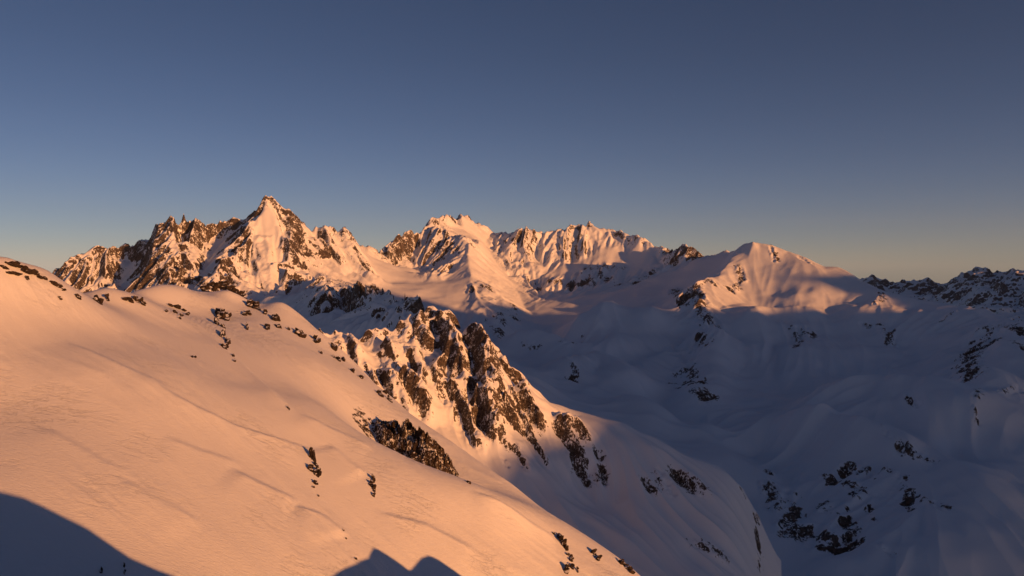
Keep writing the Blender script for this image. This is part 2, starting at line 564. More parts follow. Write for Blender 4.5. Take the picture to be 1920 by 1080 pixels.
FAR = [
    # --- skyline of the left massif
    L(.9, (40, 545, 2160), (95, 513, 2190), (110, 503, 2200), (133, 480, 2215), (147, 473, 2230), (167, 468, 2250), (187, 464, 2260), (210, 464, 2280), (217, 459, 2290), (233, 457, 2300), (247, 464, 2310), (250, 469, 2310), (255, 452, 2290), (270, 448, 2290), (277, 456, 2285), (283, 440, 2260), (290, 423, 2240), (300, 411, 2230), (317, 413, 2230), (327, 407, 2240), (340, 410, 2250), (345, 424, 2290), (352, 428, 2300), (358, 421, 2280), (367, 408, 2260), (380, 408, 2275), (393, 418, 2300), (405, 422, 2320), (417, 413, 2320), (425, 416, 2330), (437, 407, 2330), (457, 406, 2320), (467, 402, 2310), (475, 388, 2300), (484, 378, 2300), (492, 370, 2295), (498, 365, 2300), (510, 368, 2310), (530, 382, 2330), (547, 390, 2350), (563, 407, 2370), (583, 428, 2400), (597, 433, 2415), (602, 424, 2400), (608, 416, 2395), (614, 424, 2400), (627, 431, 2420), (643, 422, 2440), (652, 430, 2450), (660, 441, 2470), (677, 459, 2520), (690, 457, 2540), (713, 469, 2590), (724, 462, 2600), (730, 456, 2610), (737, 463, 2630), (744, 449, 2650), (750, 440, 2670), (760, 434, 2700), (773, 428, 2740), (790, 432, 2790), (800, 418, 2830), (807, 413, 2850), (820, 408, 2890), (850, 407, 2980), (860, 403, 3020), (865, 396, 3040), (872, 402, 3060), (880, 408, 3080), (903, 415, 3110), (917, 427, 3110), (928, 438, 3100), (943, 433, 3060), (957, 440, 3030)),
    L(.75, (957, 440, 3030), (970, 430, 2990), (1000, 427, 2970), (1023, 435, 2990), (1053, 425, 2990), (1087, 420, 2990), (1105, 416, 2990), (1112, 421, 2980), (1123, 428, 2970), (1150, 427, 2950), (1170, 438, 2900), (1182, 437, 2880), (1200, 443, 2840), (1228, 462, 2790), (1245, 463, 2740), (1257, 459, 2700), (1278, 458, 2660), (1295, 465, 2620), (1320, 475, 2570), (1345, 477, 2520)),
    L(.25, (1345, 477, 2520), (1353, 472, 2490), (1360, 464, 2470), (1368, 472, 2440), (1380, 468, 2400), (1391, 458, 2350), (1412, 452, 2300), (1430, 456, 2290), (1449, 460, 2280), (1478, 471, 2250), (1512, 483, 2200), (1545, 498, 2150), (1570, 500, 2120), (1591, 510, 2080), (1608, 525, 2050), (1632, 533, 2000), (1650, 537, 1960), (1662, 546, 1940), (1703, 556, 1900), (1745, 560, 1850), (1770, 571, 1810), (1803, 577, 1780), (1849, 577, 1700), (1891, 596, 1600), (1920, 608, 1550), (2010, 640, 1450), (2100, 660, 1350)),
    # --- far sides of the skyline
    L(.5, (40, 700, 2500), (150, 640, 2550), (300, 600, 2650), (420, 600, 2750), (500, 580, 2750), (600, 600, 2900), (700, 590, 3000), (800, 560, 3350), (860, 540, 3450), (950, 550, 3450), (1100, 550, 3400), (1230, 560, 3200), (1320, 560, 3000), (1400, 570, 2750), (1500, 590, 2600), (1600, 610, 2450), (1750, 640, 2300), (1900, 690, 2100), (2100, 760, 1900)),
    L(.2, (-300, 900, 3300), (300, 800, 3600), (900, 700, 4200), (1400, 740, 3700), (2000, 900, 3000)),
    # --- left massif: spurs (crests) and gullies between them
    L(.95, (484, 378, 2300), (478, 390, 2270), (470, 416, 2220), (463, 445, 2170), (458, 462, 2130), (445, 466, 2095), (425, 476, 2050), (413, 486, 2010), (405, 505, 1960), (400, 530, 1900)),      # arete left of the summit face
    L(.5, (430, 420, 2320), (420, 440, 2290), (405, 460, 2230), (395, 480, 2170), (385, 500, 2110), (375, 520, 2040)),   # shaded snow bowl
    L(.55, (412, 425, 2330), (400, 440, 2300), (385, 455, 2250), (380, 475, 2200)),
    L(.15, (505, 385, 2275), (512, 405, 2250), (515, 425, 2225), (515, 443, 2200), (516, 470, 2160), (520, 500, 2110), (523, 530, 2050), (525, 548, 2010), (535, 562, 1960)),   # summit snow field and couloir
    L(.15, (490, 400, 2255), (492, 425, 2222), (495, 440, 2195)),
    L(.6, (497, 446, 2175), (503, 470, 2125), (506, 500, 2070), (508, 530, 2010), (512, 548, 1975)),     # buttress left of the couloir
    L(.7, (470, 470, 2130), (475, 500, 2065), (480, 530, 1995)),
    L(.6, (440, 480, 2085), (450, 505, 2030), (458, 530, 1975)),
    L(.5, (430, 485, 2075), (437, 510, 2035), (445, 535, 1985)),
    L(.95, (530, 383, 2325), (540, 400, 2290), (545, 418, 2250), (545, 434, 2205), (543, 455, 2160), (540, 480, 2110), (536, 505, 2050), (533, 530, 1990), (531, 550, 1945)),   # spur right of the couloir
    L(.7, (563, 408, 2368), (570, 440, 2300), (578, 470, 2240), (590, 500, 2180), (605, 520, 2130)),
    L(.5, (555, 450, 2230), (560, 480, 2170), (557, 510, 2095), (553, 540, 2025)),
    L(.7, (575, 500, 2150), (580, 515, 2110), (590, 530, 2060)),
    L(.35, (583, 429, 2395), (600, 460, 2330), (620, 490, 2270), (640, 515, 2210), (655, 535, 2160)),   # snow ramp
    L(.85, (608, 417, 2393), (614, 440, 2345), (622, 462, 2300), (636, 478, 2270)),
    L(.4, (622, 437, 2410), (635, 460, 2360), (650, 485, 2310), (665, 510, 2260)),
    L(.85, (643, 423, 2438), (655, 450, 2385), (670, 475, 2340), (690, 500, 2290), (697, 512, 2270)),
    L(.2, (672, 462, 2500), (690, 480, 2450), (710, 510, 2370), (725, 535, 2300)),
    L(.6, (730, 458, 2605), (733, 480, 2550), (735, 500, 2510)),
    # left end
    L(.9, (300, 412, 2230), (290, 445, 2170), (284, 470, 2120), (283, 490, 2085), (292, 505, 2050), (300, 520, 2020)),
    L(.85, (327, 408, 2238), (325, 430, 2190), (330, 455, 2140), (338, 475, 2100)),
    L(.3, (347, 428, 2290), (345, 450, 2240), (345, 470, 2190), (348, 480, 2160)),
    L(.9, (367, 409, 2258), (360, 435, 2205), (355, 460, 2155), (350, 478, 2115), (365, 485, 2090), (368, 505, 2045), (375, 530, 1985)),
    L(.9, (338, 475, 2100), (322, 480, 2070), (318, 505, 2010), (325, 535, 1940)),
    L(.5, (345, 490, 2110), (342, 515, 2060), (348, 540, 2000)),
    L(.9, (345, 475, 2110), (355, 490, 2070), (357, 515, 2010), (362, 540, 1950)),
    L(.8, (277, 458, 2280), (270, 490, 2220), (262, 520, 2160), (255, 545, 2100)),
    L(.6, (250, 470, 2308), (245, 495, 2265), (228, 525, 2200), (215, 545, 2150)),
    L(.9, (205, 466, 2275), (198, 490, 2220), (190, 515, 2160), (185, 535, 2110)),
    L(.9, (160, 470, 2245), (150, 490, 2215), (143, 515, 2165), (140, 540, 2110)),
    L(.9, (140, 478, 2222), (125, 500, 2170), (118, 520, 2125)),
    L(.5, (90, 560, 2050), (160, 560, 2030), (240, 575, 1980), (330, 580, 1850), (400, 570, 1800), (450, 575, 1800), (500, 575, 1850), (540, 580, 1880), (575, 590, 1850)),
    # --- tower, lit pyramid and dark cliff row in front of the massif
    L(.9, (604, 521, 2100), (606, 528, 1900), (607, 533, 1720), (612, 528, 1640), (616, 545, 1600), (612, 570, 1570), (605, 600, 1530)),
    L(.5, (583, 552, 1660), (578, 572, 1620), (572, 600, 1570)),
    L(.5, (560, 590, 1600), (555, 610, 1560)),
    L(.9, (626, 532, 1690), (640, 535, 1650), (655, 535, 1600), (672, 533, 1560), (684, 524, 1520), (690, 528, 1490), (705, 545, 1450), (716, 553, 1420), (722, 542, 1400), (735, 548, 1370), (748, 560, 1340), (757, 556, 1310), (765, 547, 1280), (772, 556, 1250), (790, 572, 1200), (820, 610, 1150)),
    L(.3, (640, 560, 1640), (645, 590, 1600), (660, 620, 1550), (700, 640, 1480)),
    L(.95, (672, 560, 1552), (680, 585, 1526), (692, 607, 1496)),
    L(.95, (705, 572, 1452), (722, 600, 1425), (735, 620, 1395)),
    L(.9, (745, 580, 1342), (755, 606, 1310)),
    L(.9, (768, 574, 1277), (780, 602, 1250)),
    L(.3, (700, 640, 1440), (745, 645, 1370), (800, 640, 1230)),
    L(.3, (655, 548, 1800), (700, 560, 1800), (740, 570, 1700), (780, 590, 1600), (830, 620, 1500)),
    # --- snow basin between left and middle massif
    L(.0, (745, 500, 2480), (752, 515, 2400), (760, 528, 2310), (790, 530, 2330)),
    L(.0, (735, 530, 2280), (745, 522, 2290), (760, 535, 2260), (755, 550, 2180)),
    L(.0, (770, 545, 2230), (780, 540, 2260), (800, 525, 2330), (790, 560, 2150)),
    L(.0, (800, 560, 2180), (815, 545, 2250), (830, 535, 2310), (850, 530, 2350)),
    L(.1, (800, 590, 2000), (830, 580, 2060), (850, 570, 2120), (850, 550, 2230)),
    # --- middle massif spurs
    L(.9, (807, 414, 2845), (812, 430, 2800), (830, 432, 2760), (850, 443, 2710), (868, 446, 2660), (872, 460, 2610), (860, 480, 2560), (845, 500, 2500), (825, 510, 2460), (812, 517, 2430)),
    L(.8, (773, 430, 2735), (765, 455, 2680), (752, 480, 2620), (745, 500, 2570)),
    L(.4, (790, 434, 2790), (780, 460, 2730), (770, 490, 2650), (790, 500, 2600), (790, 515, 2500)),
    L(.9, (820, 440, 2740), (805, 465, 2680), (795, 490, 2620)),
    L(.9, (840, 445, 2700), (830, 470, 2640), (822, 495, 2570), (815, 505, 2520)),
    L(.2, (868, 448, 2650), (880, 455, 2620), (877, 475, 2540), (880, 500, 2430), (884, 515, 2370), (877, 535, 2290), (870, 560, 2180), (850, 585, 2070), (840, 605, 1980), (835, 625, 1900)),   # main spur crest
    L(.3, (860, 500, 2490), (845, 520, 2440), (850, 510, 2430), (865, 495, 2470)),
    L(.6, (884, 515, 2370), (905, 530, 2330), (920, 540, 2290), (940, 560, 2220), (955, 585, 2120), (965, 605, 2040), (962, 630, 1950)),
    L(.5, (880, 535, 2290), (900, 555, 2180), (915, 575, 2090), (930, 600, 1990), (940, 625, 1890), (935, 650, 1800)),
    L(.1, (860, 620, 1900), (880, 640, 1820), (900, 660, 1760)),
    L(.45, (897, 450, 2770), (905, 480, 2640), (920, 510, 2530), (935, 535, 2420), (950, 560, 2310)),
    L(.3, (865, 400, 3030), (870, 430, 2930), (890, 448, 2860), (905, 455, 2850)),
    L(.35, (840, 425, 2900), (860, 440, 2850), (885, 455, 2770)),
    L(.3, (920, 440, 3070), (910, 455, 2960), (913, 468, 2890), (935, 500, 2730), (960, 530, 2590), (975, 555, 2460), (985, 580, 2330), (1000, 592, 2230)),   # col and gully
    L(.7, (945, 440, 3030), (930, 460, 2960), (925, 475, 2900), (935, 480, 2850), (948, 500, 2770), (958, 525, 2680)),
    L(.8, (970, 433, 2980), (962, 460, 2910), (965, 490, 2810), (975, 515, 2710), (985, 540, 2590)),
    L(.75, (1000, 430, 2965), (985, 465, 2880), (990, 495, 2790), (1000, 520, 2690), (1010, 545, 2560)),
    L(.4, (1020, 437, 2985), (1008, 465, 2920), (1010, 490, 2840), (1030, 510, 2740)),
    L(.7, (1045, 430, 2980), (1030, 455, 2910), (1035, 480, 2840), (1055, 490, 2800)),
    L(.8, (1055, 428, 2985), (1065, 450, 2920), (1075, 470, 2860), (1085, 480, 2825)),
    L(.7, (1090, 424, 2980), (1095, 450, 2910), (1105, 465, 2870)),
    L(.5, (1120, 430, 2965), (1125, 450, 2910), (1140, 455, 2890)),
    L(.5, (1160, 435, 2920), (1165, 450, 2880), (1180, 470, 2830)),
    L(.0, (1060, 500, 2760), (1100, 490, 2800), (1140, 475, 2820), (1175, 480, 2790), (1215, 487, 2700)),
    L(.2, (1030, 520, 2680), (1070, 512, 2710), (1110, 495, 2760), (1140, 490, 2770), (1170, 495, 2740), (1220, 505, 2640)),
    L(.8, (1015, 525, 2650), (1030, 535, 2590), (1060, 530, 2620), (1085, 515, 2670), (1100, 510, 2690)),
    L(.6, (1020, 545, 2540), (1060, 545, 2540), (1090, 543, 2540), (1120, 530, 2590), (1150, 530, 2580), (1190, 530, 2540)),
    L(.6, (1185, 530, 2540), (1215, 515, 2600), (1230, 505, 2620)),
    L(.8, (1257, 461, 2695), (1260, 480, 2640), (1275, 495, 2590)),
    L(.4, (1228, 465, 2780), (1235, 490, 2690), (1250, 505, 2620)),
    L(.0, (1320, 480, 2555), (1300, 500, 2500), (1280, 515, 2470), (1240, 530, 2440)),
    # --- floor of the upper basin
    L(.0, (1000, 600, 2150), (1040, 585, 2230), (1100, 570, 2280), (1160, 560, 2310), (1230, 555, 2290), (1280, 545, 2280)),
    L(.0, (975, 620, 1990), (1030, 610, 2030), (1100, 595, 2080), (1170, 585, 2120), (1240, 580, 2100), (1280, 585, 2030)),
    L(.0, (970, 650, 1800), (1040, 640, 1820), (1090, 615, 1900), (1140, 595, 1960), (1200, 605, 1940), (1250, 620, 1880), (1290, 625, 1850)),
    # --- slopes under the basin
    L(.1, (950, 670, 1690), (1000, 660, 1700), (1060, 660, 1680), (1110, 650, 1700), (1160, 640, 1740), (1220, 660, 1700), (1280, 660, 1720)),
    L(.0, (980, 690, 1560), (1050, 690, 1540), (1080, 680, 1580), (1130, 690, 1580), (1170, 680, 1620), (1230, 700, 1560), (1260, 690, 1620)),
    L(.0, (1080, 730, 1400), (1150, 730, 1430), (1200, 730, 1440), (1240, 760, 1360), (1300, 770, 1350)),
    L(.5, (1275, 640, 1790), (1280, 670, 1710), (1290, 690, 1640), (1300, 720, 1560), (1310, 745, 1480)),
    L(.3, (1262, 690, 1640), (1268, 715, 1560), (1275, 740, 1480)),
    # --- dome: ridge, face, rim
    L(.3, (1391, 459, 2345), (1372, 482, 2270), (1362, 497, 2220), (1345, 515, 2160), (1325, 518, 2120), (1309, 528, 2080), (1316, 545, 2030), (1325, 560, 1990), (1345, 580, 1950), (1370, 590, 1930)),
    L(.1, (1350, 500, 2320), (1320, 520, 2250), (1290, 535, 2220)),
    L(.55, (1300, 540, 2120), (1285, 545, 2080), (1270, 550, 2060)),
    L(.55, (1315, 565, 1960), (1328, 590, 1880), (1335, 605, 1830)),
    L(.5, (1290, 570, 1980), (1300, 600, 1880), (1320, 620, 1790), (1335, 645, 1720)),
    L(.15, (1405, 480, 2245), (1400, 510, 2180), (1395, 540, 2110), (1400, 570, 2020)),
    L(.1, (1445, 475, 2240), (1455, 495, 2195), (1450, 520, 2140), (1440, 550, 2060)),
    L(.1, (1500, 490, 2170), (1490, 510, 2120), (1478, 530, 2085), (1480, 540, 2065)),
    L(.0, (1430, 575, 2000), (1433, 562, 2030), (1450, 553, 2060), (1468, 553, 2050)),
    L(.0, (1430, 583, 1975), (1450, 585, 1965), (1468, 580, 1965), (1475, 556, 2000)),
    L(.0, (1490, 545, 2040), (1510, 543, 2030), (1530, 538, 2020), (1550, 510, 2090)),
    L(.0, (1500, 585, 1935), (1510, 570, 1955), (1520, 550, 1985), (1532, 540, 2005)),
    L(.05, (1380, 592, 1915), (1410, 580, 1950), (1440, 588, 1955), (1470, 584, 1945), (1495, 585, 1930), (1520, 590, 1910), (1550, 598, 1880), (1600, 605, 1840), (1660, 612, 1790)),
    L(.0, (1540, 560, 1985), (1580, 555, 1970), (1610, 560, 1930), (1625, 575, 1890)),
    L(.25, (1648, 545, 1930), (1640, 560, 1895), (1632, 578, 1865), (1625, 590, 1840)),
    L(.0, (1660, 575, 1860), (1720, 580, 1810), (1780, 590, 1750)),
    # --- bowl under the dome
    L(.0, (1350, 620, 1800), (1390, 615, 1830), (1440, 625, 1790), (1500, 625, 1780), (1560, 630, 1740), (1650, 640, 1700), (1740, 645, 1640), (1790, 640, 1600)),
    L(.0, (1340, 690, 1600), (1400, 670, 1640), (1450, 680, 1590), (1530, 670, 1600), (1620, 680, 1550), (1720, 690, 1480), (1770, 690, 1440)),
    L(.0, (1330, 770, 1370), (1400, 740, 1420), (1480, 740, 1390), (1560, 725, 1410), (1650, 730, 1370), (1740, 730, 1330)),
    L(.0, (1330, 820, 1220), (1380, 800, 1230), (1440, 790, 1240), (1500, 785, 1240), (1560, 758, 1290), (1640, 753, 1280), (1700, 757, 1260), (1760, 765, 1220)),
    # --- right shoulder
    L(.4, (1849, 578, 1695), (1843, 600, 1630), (1838, 615, 1590), (1850, 630, 1540), (1855, 650, 1480), (1835, 680, 1400), (1815, 705, 1340), (1800, 720, 1310)),
    L(.5, (1835, 615, 1610), (1820, 640, 1550), (1805, 670, 1470), (1793, 695, 1410)),
    L(.3, (1890, 610, 1550), (1900, 625, 1510), (1920, 640, 1480)),
    L(.15, (1870, 645, 1450), (1880, 690, 1320), (1900, 730, 1230), (1920, 760, 1170), (2050, 800, 1050)),
    L(.2, (1840, 720, 1270), (1835, 750, 1220), (1830, 790, 1150), (1860, 790, 1130)),
    # --- knolls and crags in front of the bowl
    L(.0, (1420, 850, 1110), (1480, 830, 1130), (1540, 800, 1170), (1600, 785, 1180), (1680, 785, 1170), (1740, 800, 1130), (1790, 830, 1080)),
    L(.1, (1640, 800, 1150), (1680, 820, 1100), (1720, 835, 1070), (1750, 845, 1050)),
    L(.0, (1500, 850, 1080), (1560, 840, 1080), (1620, 840, 1060), (1680, 855, 1020), (1760, 880, 980), (1850, 880, 980), (1930, 880, 980)),
    L(.3, (1440, 880, 1060), (1455, 900, 1030), (1480, 890, 1050), (1485, 915, 1010), (1490, 950, 960), (1500, 980, 920)),
    L(.5, (1560, 890, 1010), (1590, 895, 995), (1620, 915, 965), (1635, 950, 920)),
    L(.3, (1590, 860, 1035), (1640, 870, 1010), (1680, 900, 960), (1720, 940, 905), (1770, 965, 870)),
    L(.5, (1530, 960, 940), (1570, 965, 925), (1600, 1000, 880), (1600, 1030, 850)),
    L(.5, (1500, 990, 905), (1520, 1010, 880), (1540, 1035, 850), (1590, 1035, 845)),
    L(.0, (1500, 930, 985), (1530, 900, 1010)),
    L(.0, (1650, 1000, 850), (1720, 1010, 830), (1800, 1010, 830), (1900, 1000, 840), (2050, 1000, 850)),
    L(.0, (1500, 1080, 815), (1560, 1080, 800), (1650, 1080, 780), (1780, 1080, 770), (1950, 1080, 770)),
    L(.0, (1428, 880, 1050), (1436, 930, 985), (1448, 980, 925), (1452, 1030, 870), (1455, 1090, 815), (1460, 1180, 740)),
    L(.0, (1530, 1200, 700), (1700, 1200, 690), (1950, 1200, 690)),
    # --- ground hidden behind the near slope and under the rocky ridge
    L(.0, (-500, 700, 1500), (0, 650, 1500), (250, 640, 1400), (420, 640, 1300), (520, 660, 1150)),
    L(.0, (-600, 900, 700), (0, 850, 700), (300, 820, 700), (600, 800, 750), (800, 780, 900), (950, 790, 1000), (1080, 800, 1100), (1200, 850, 1050), (1350, 930, 1000)),
    L(.0, (300, 1400, 330), (700, 1300, 400), (1000, 1250, 480), (1250, 1250, 560), (1400, 1200, 700)),
    L(.0, (2300, 800, 1300), (2400, 900, 1000), (2300, 1100, 750), (2300, 1300, 600)),
]

def lump(ra, hfun, y0, y1, line, h, width):
    """raise (or sink) the ground along a line of photo positions"""
    P = [hit(x, y, hfun, y0, y1) for x, y in line]
    d = None
    for a, b in zip(P[:-1], P[1:]):
        a2, b2 = np.array([a[0], a[1], 0.]), np.array([b[0], b[1], 0.])
        q = seg_dist(ra.X, ra.Y, 0.0, a2, b2)
        d = q if d is None else np.minimum(d, q)
    return h * np.exp(-(d / width) ** 2)


def skyline_error(hfun, line, lo, hi):
    """metres by which the drawn skyline misses each crest point of a line"""
    out = []
    for q in line:
        best = []
        for dx in (-3, 0, 3):
            d = ray(q[0] + dx, q[1])
            ys = np.linspace(q[2] - lo, q[2] + hi, 260)
            best.append((hfun(d[0] * ys, ys) / ys).max())
        out.append((ray(q[0], q[1])[2] - max(best[1], 0.5 * (best[0] + best[2]))) * q[2])
    return np.array(out)


far = Raster(-2900, 2900, 300, 4300, 4.0)


def far_tin(corr):
    fp, fv = [], []
    for k, ln in enumerate(FAR):
        if k < 3:
            ln = [tuple(q) + (c,) for q, c in zip(ln, corr[k])]
        else:
            ln = [tuple(q) + (0.0,) for q in ln]
        for w in densify(ln, 40.0):
            fp.append(w[:2])
            fv.append((w[2] + w[4], w[3]))
    for x, y, z in ((-2950, 250, -400), (2950, 250, -400), (-2950, 4350, -500), (2950, 4350, -600), (-2950, 2000, -300), (2950, 2000, -500), (0, 4350, -500), (0, 250, -300)):
        fp.append(np.array((x, y)))
        fv.append((z, 0.0))
    return far.tin(fp, fv)


corr = [np.zeros(len(FAR[k])) for k in range(3)]
tz, tr = far_tin(corr)
tr = blur(tr, 2)
w_ = sstep(0.05, 0.35, tr)
far.z = blur(tz, 4) * (1 - w_) + tz * w_
far.r = tr
LUMPS = [([(1090, 618), (1150, 597), (1215, 607)], 24, 55), ([(960, 655), (1040, 650)], 16, 40), ([(1060, 700), (1130, 690), (1180, 720)], 20, 45), ([(1180, 765), (1240, 790), (1320, 815)], 16, 45),
         ([(1560, 757), (1640, 752), (1740, 765), (1790, 800)], 24, 50), ([(1500, 800), (1600, 820), (1690, 850)], 16, 38), ([(1340, 640), (1330, 720), (1310, 760)], 20, 45), ([(1410, 600), (1440, 590), (1520, 592)], 10, 30),
         ([(1450, 690), (1600, 700)], -22, 110), ([(1230, 740), (1300, 800)], -14, 45), ([(1430, 820), (1480, 860)], -16, 45), ([(1010, 625), (1080, 640)], -14, 50), ([(1840, 720), (1870, 800)], 14, 45), ([(1760, 880), (1850, 950)], 14, 50), ([(1150, 660), (1230, 640)], -14, 40)]
far.lump = 0.0
for ln, h_, w2 in LUMPS:
    far.lump = far.lump + lump(far, lambda x, y: far.sample(far.z, x, y), 600, 4000, ln, h_ * 1.7, w2)
far.z = far.z + far.lump


def far_base(x, y):
    return far.sample(far.z, x, y)


FAR_PATCH = [
    (1265, 545, 1285, 560, 8, .7), (1275, 575, 1290, 572, 8, .6), (1300, 545, 1315, 570, 12, .75), (1300, 560, 1330, 600, 10, .65), (1325, 590, 1335, 605, 8, .6), (1310, 625, 1328, 645, 7, .6),
    (1275, 700, 1295, 690, 8, .6), (1285, 720, 1320, 740, 11, .65), (1245, 715, 1262, 718, 8, .5), (1300, 690, 1310, 720, 8, .6), (1080, 690, 1075, 715, 8, .5), (1060, 650, 1100, 640, 9, .35), (980, 650, 1000, 655, 11, .35),
    (1500, 615, 1510, 640, 9, .5), (1520, 620, 1525, 630, 6, .5), (1487, 640, 1490, 655, 6, .5), (1455, 600, 1470, 605, 5, .5), (1620, 612, 1650, 615, 6, .5), (1660, 625, 1672, 640, 8, .6), (1755, 610, 1790, 590, 4, .5),
    (1850, 620, 1865, 640, 12, .65), (1840, 640, 1815, 690, 13, .8), (1800, 690, 1830, 705, 11, .75), (1880, 610, 1915, 630, 9, .5), (1900, 650, 1920, 660, 6, .4), (1840, 730, 1830, 745, 5, .5), (1860, 735, 1915, 730, 5, .5), (1825, 770, 1832, 800, 4, .4),
    (1650, 800, 1690, 818, 5, .4), (1690, 820, 1745, 840, 9, .6), (1700, 760, 1725, 770, 4, .4), (1590, 865, 1620, 885, 9, .65), (1625, 868, 1650, 885, 10, .6), (1660, 870, 1690, 890, 8, .4), (1545, 890, 1570, 895, 6, .7), (1575, 900, 1600, 910, 10, .8),
    (1600, 910, 1625, 930, 9, .8), (1600, 925, 1635, 955, 8, .55), (1630, 970, 1645, 980, 6, .6), (1440, 890, 1450, 885, 8, .6), (1440, 910, 1450, 930, 10, .85), (1445, 945, 1460, 955, 8, .8), (1480, 920, 1475, 940, 9, .6), (1490, 950, 1475, 985, 9, .9),
    (1460, 990, 1465, 985, 8, .7), (1495, 990, 1480, 1010, 10, .85), (1545, 945, 1560, 955, 8, .6), (1555, 960, 1575, 970, 9, .7), (1585, 955, 1590, 960, 6, .5), (1580, 975, 1595, 990, 9, .7), (1510, 1000, 1560, 1025, 15, .9), (1530, 1035, 1580, 1035, 10, .8),
    (1590, 1000, 1597, 1030, 10, .85), (1600, 995, 1610, 1005, 8, .6), (1735, 950, 1770, 965, 8, .6), (1700, 930, 1705, 965, 7, .4), (1690, 910, 1720, 930, 6, .35), (1650, 1045, 1675, 1060, 6, .4),
    (1115, 505, 1150, 500, 10, .65), (1130, 515, 1140, 530, 6, .6), (1150, 520, 1160, 535, 6, .5), (1185, 532, 1210, 520, 6, .6), (1215, 518, 1225, 510, 5, .6), (1255, 465, 1310, 475, 12, .85),
    (885, 545, 915, 540, 9, .7), (920, 595, 945, 590, 8, .6), (940, 600, 935, 625, 8, .6), (960, 570, 965, 600, 5, .5), (1015, 533, 1035, 530, 9, .8), (1060, 535, 1100, 530, 14, .85),
    (1385, 500, 1390, 525, 7, .4), (1370, 545, 1380, 538, 6, .65), (1328, 525, 1345, 535, 7, .5), (1395, 525, 1385, 530, 6, .5), (1445, 462, 1455, 490, 4, .6), (1500, 483, 1520, 495, 5, .4), (1650, 545, 1655, 560, 5, .5), (1640, 570, 1638, 566, 4, .5),
]
add_patches(far, far_base, 600, 4000, FAR_PATCH)
zs = blur(tz, 7)
far.f1 = flow_noise(far, zs, 70.0, 190.0, 201)
far.f2 = flow_noise(far, blur(tz, 5), 26.0, 80.0, 211)
far.f3 = flow_noise(far, blur(tz, 4), 12.0, 40.0, 241, 9)


def far_height(x, y):
    z = far_base(x, y)
    R = np.clip(far.sample(far.r, x, y), 0, 1)
    Rw = sstep(0.12, 0.8, R)
    f1 = far.sample(far.f1, x, y)
    f2 = far.sample(far.f2, x, y)
    f3 = far.sample(far.f3, x, y)
    c = -11 * np.abs(f1) - 7.5 * np.abs(f2) - 3.6 * np.abs(f3) + 16
    wx = x + 10 * noise(x / 50, y / 50, 3)
    wy = y + 10 * noise(x / 50, y / 50, 4)
    c = c + 3.5 * ridged(wx / 60, wy / 60, 4, 5) + 1.5 * fbm(x / 11, y / 13, 3, 8)
    snowy = 1 - sstep(0.1, 0.5, R)
    c = np.where(Rw > 0, c, 0)
    gul = snowy * (-3.2 * np.abs(f1) - 1.3 * np.abs(f2) + 3.5) * (0.5 + sstep(-0.2, 0.4, noise(x / 260, y / 260, 24)))
    rp = sstep(0.1, 0.6, far.sample(far.rp, x, y))
    c2 = gul * (1 - 0.75 * sstep(1850, 2100, y)) + rp * (4.0 - 3.0 * np.abs(f3) - 2.0 * np.abs(f2) + 2.2 * fbm(x / 8, y / 8, 3, 18))
    soft = 1 - sstep(0.0, 0.5, R)
    s = 15 * noise(x / 190, y / 190, 20) + 9.0 * noise(x / 85, y / 85, 21) + 2.0 * noise(x / 30, y / 30, 22)
    return z + Rw * c + c2 * (1 - Rw) + s * (0.35 + 0.65 * soft) * (1 - 0.6 * sstep(1850, 2100, y))


for k in range(3):
    e_ = np.clip(skyline_error(far_height, FAR[k], 150, 120), -25, 60)
    if k == 2:
        e_ = np.convolve(np.pad(e_, 3, mode='edge'), np.ones(7) / 7, 'valid')
    else:
        p_ = np.pad(e_, 1, mode='edge')
        e_ = np.median(np.stack([p_[:-2], p_[1:-1], p_[2:]]), axis=0)
    corr[k] = e_
tz2, _ = far_tin(corr)
far.z = far.z + (tz2 - tz)
X, Y = sheet_grid(far_height, (-0.74, 0.74), (420, 4250), 1150, 700)
Z = far_height(X, Y)
R = np.clip(far.sample(far.r, X, Y), 0, 1)
nz = normals_z(X, Y, Z)
nzs = blur(nz, 6)
rock = 0.5 + (0.32 + 0.36 * R - nz) * 2.6 + 0.12 * fbm(X / 50, Y / 50, 2, 31)
rock = np.where(R < 0.1, -0.5, rock)
RP = far.sample(far.rp, X, Y)
rock = np.maximum(rock, RP * 0.66 + 0.02 - 0.16 * far.sample(far.f3, X, Y) + 0.6 * (nzs - nz) + 0.24 * fbm(X / 16, Y / 16, 2, 32) - 0.6 * (RP < 0.08))
M_FAR = terrain_material('far_snow_and_rock', 5.0, 6.0, 1.5, 0.35, 3.0)
fx = 960 + FPX * (X / Y)
reg = np.where(Y > 1880, np.where(fx < 727, 0, np.where(fx < 1335 + (Y - 2500) * 0.0, 1, 2)), 4)
reg = np.where((reg == 4) & (fx < 850) & (Y > 1050), 3, reg)
fr = reg[:-1, :-1]
for k, (nm, lb) in enumerate((('mountain', 'jagged sunlit rock massif with the tall snow-faced summit on the left'), ('mountain', 'broad sunlit rock and snow massif in the middle of the skyline'), ('snow_dome', 'rounded sunlit snow summit on the right of the skyline'), ('cliff_row', 'dark shaded cliffs in front of the left massif'), ('valley', 'shaded blue snow valley with knolls and crags'))):
    grid_mesh(nm, X, Y, Z, rock, M_FAR, fr == k, lb)

# ================================================================== rocky ridge in the middle distance

def d_mid(px, py):
    return 560.0 - 0.43 * (py - 568) + 0.12 * (px - 810)      # the face looks our way and comes nearer as it drops


def ML(rock, *p):
    return [(q[0], q[1], d_mid(q[0], q[1]) + (q[2] if len(q) > 2 else 0), q[3] if len(q) > 3 else rock) for q in p]


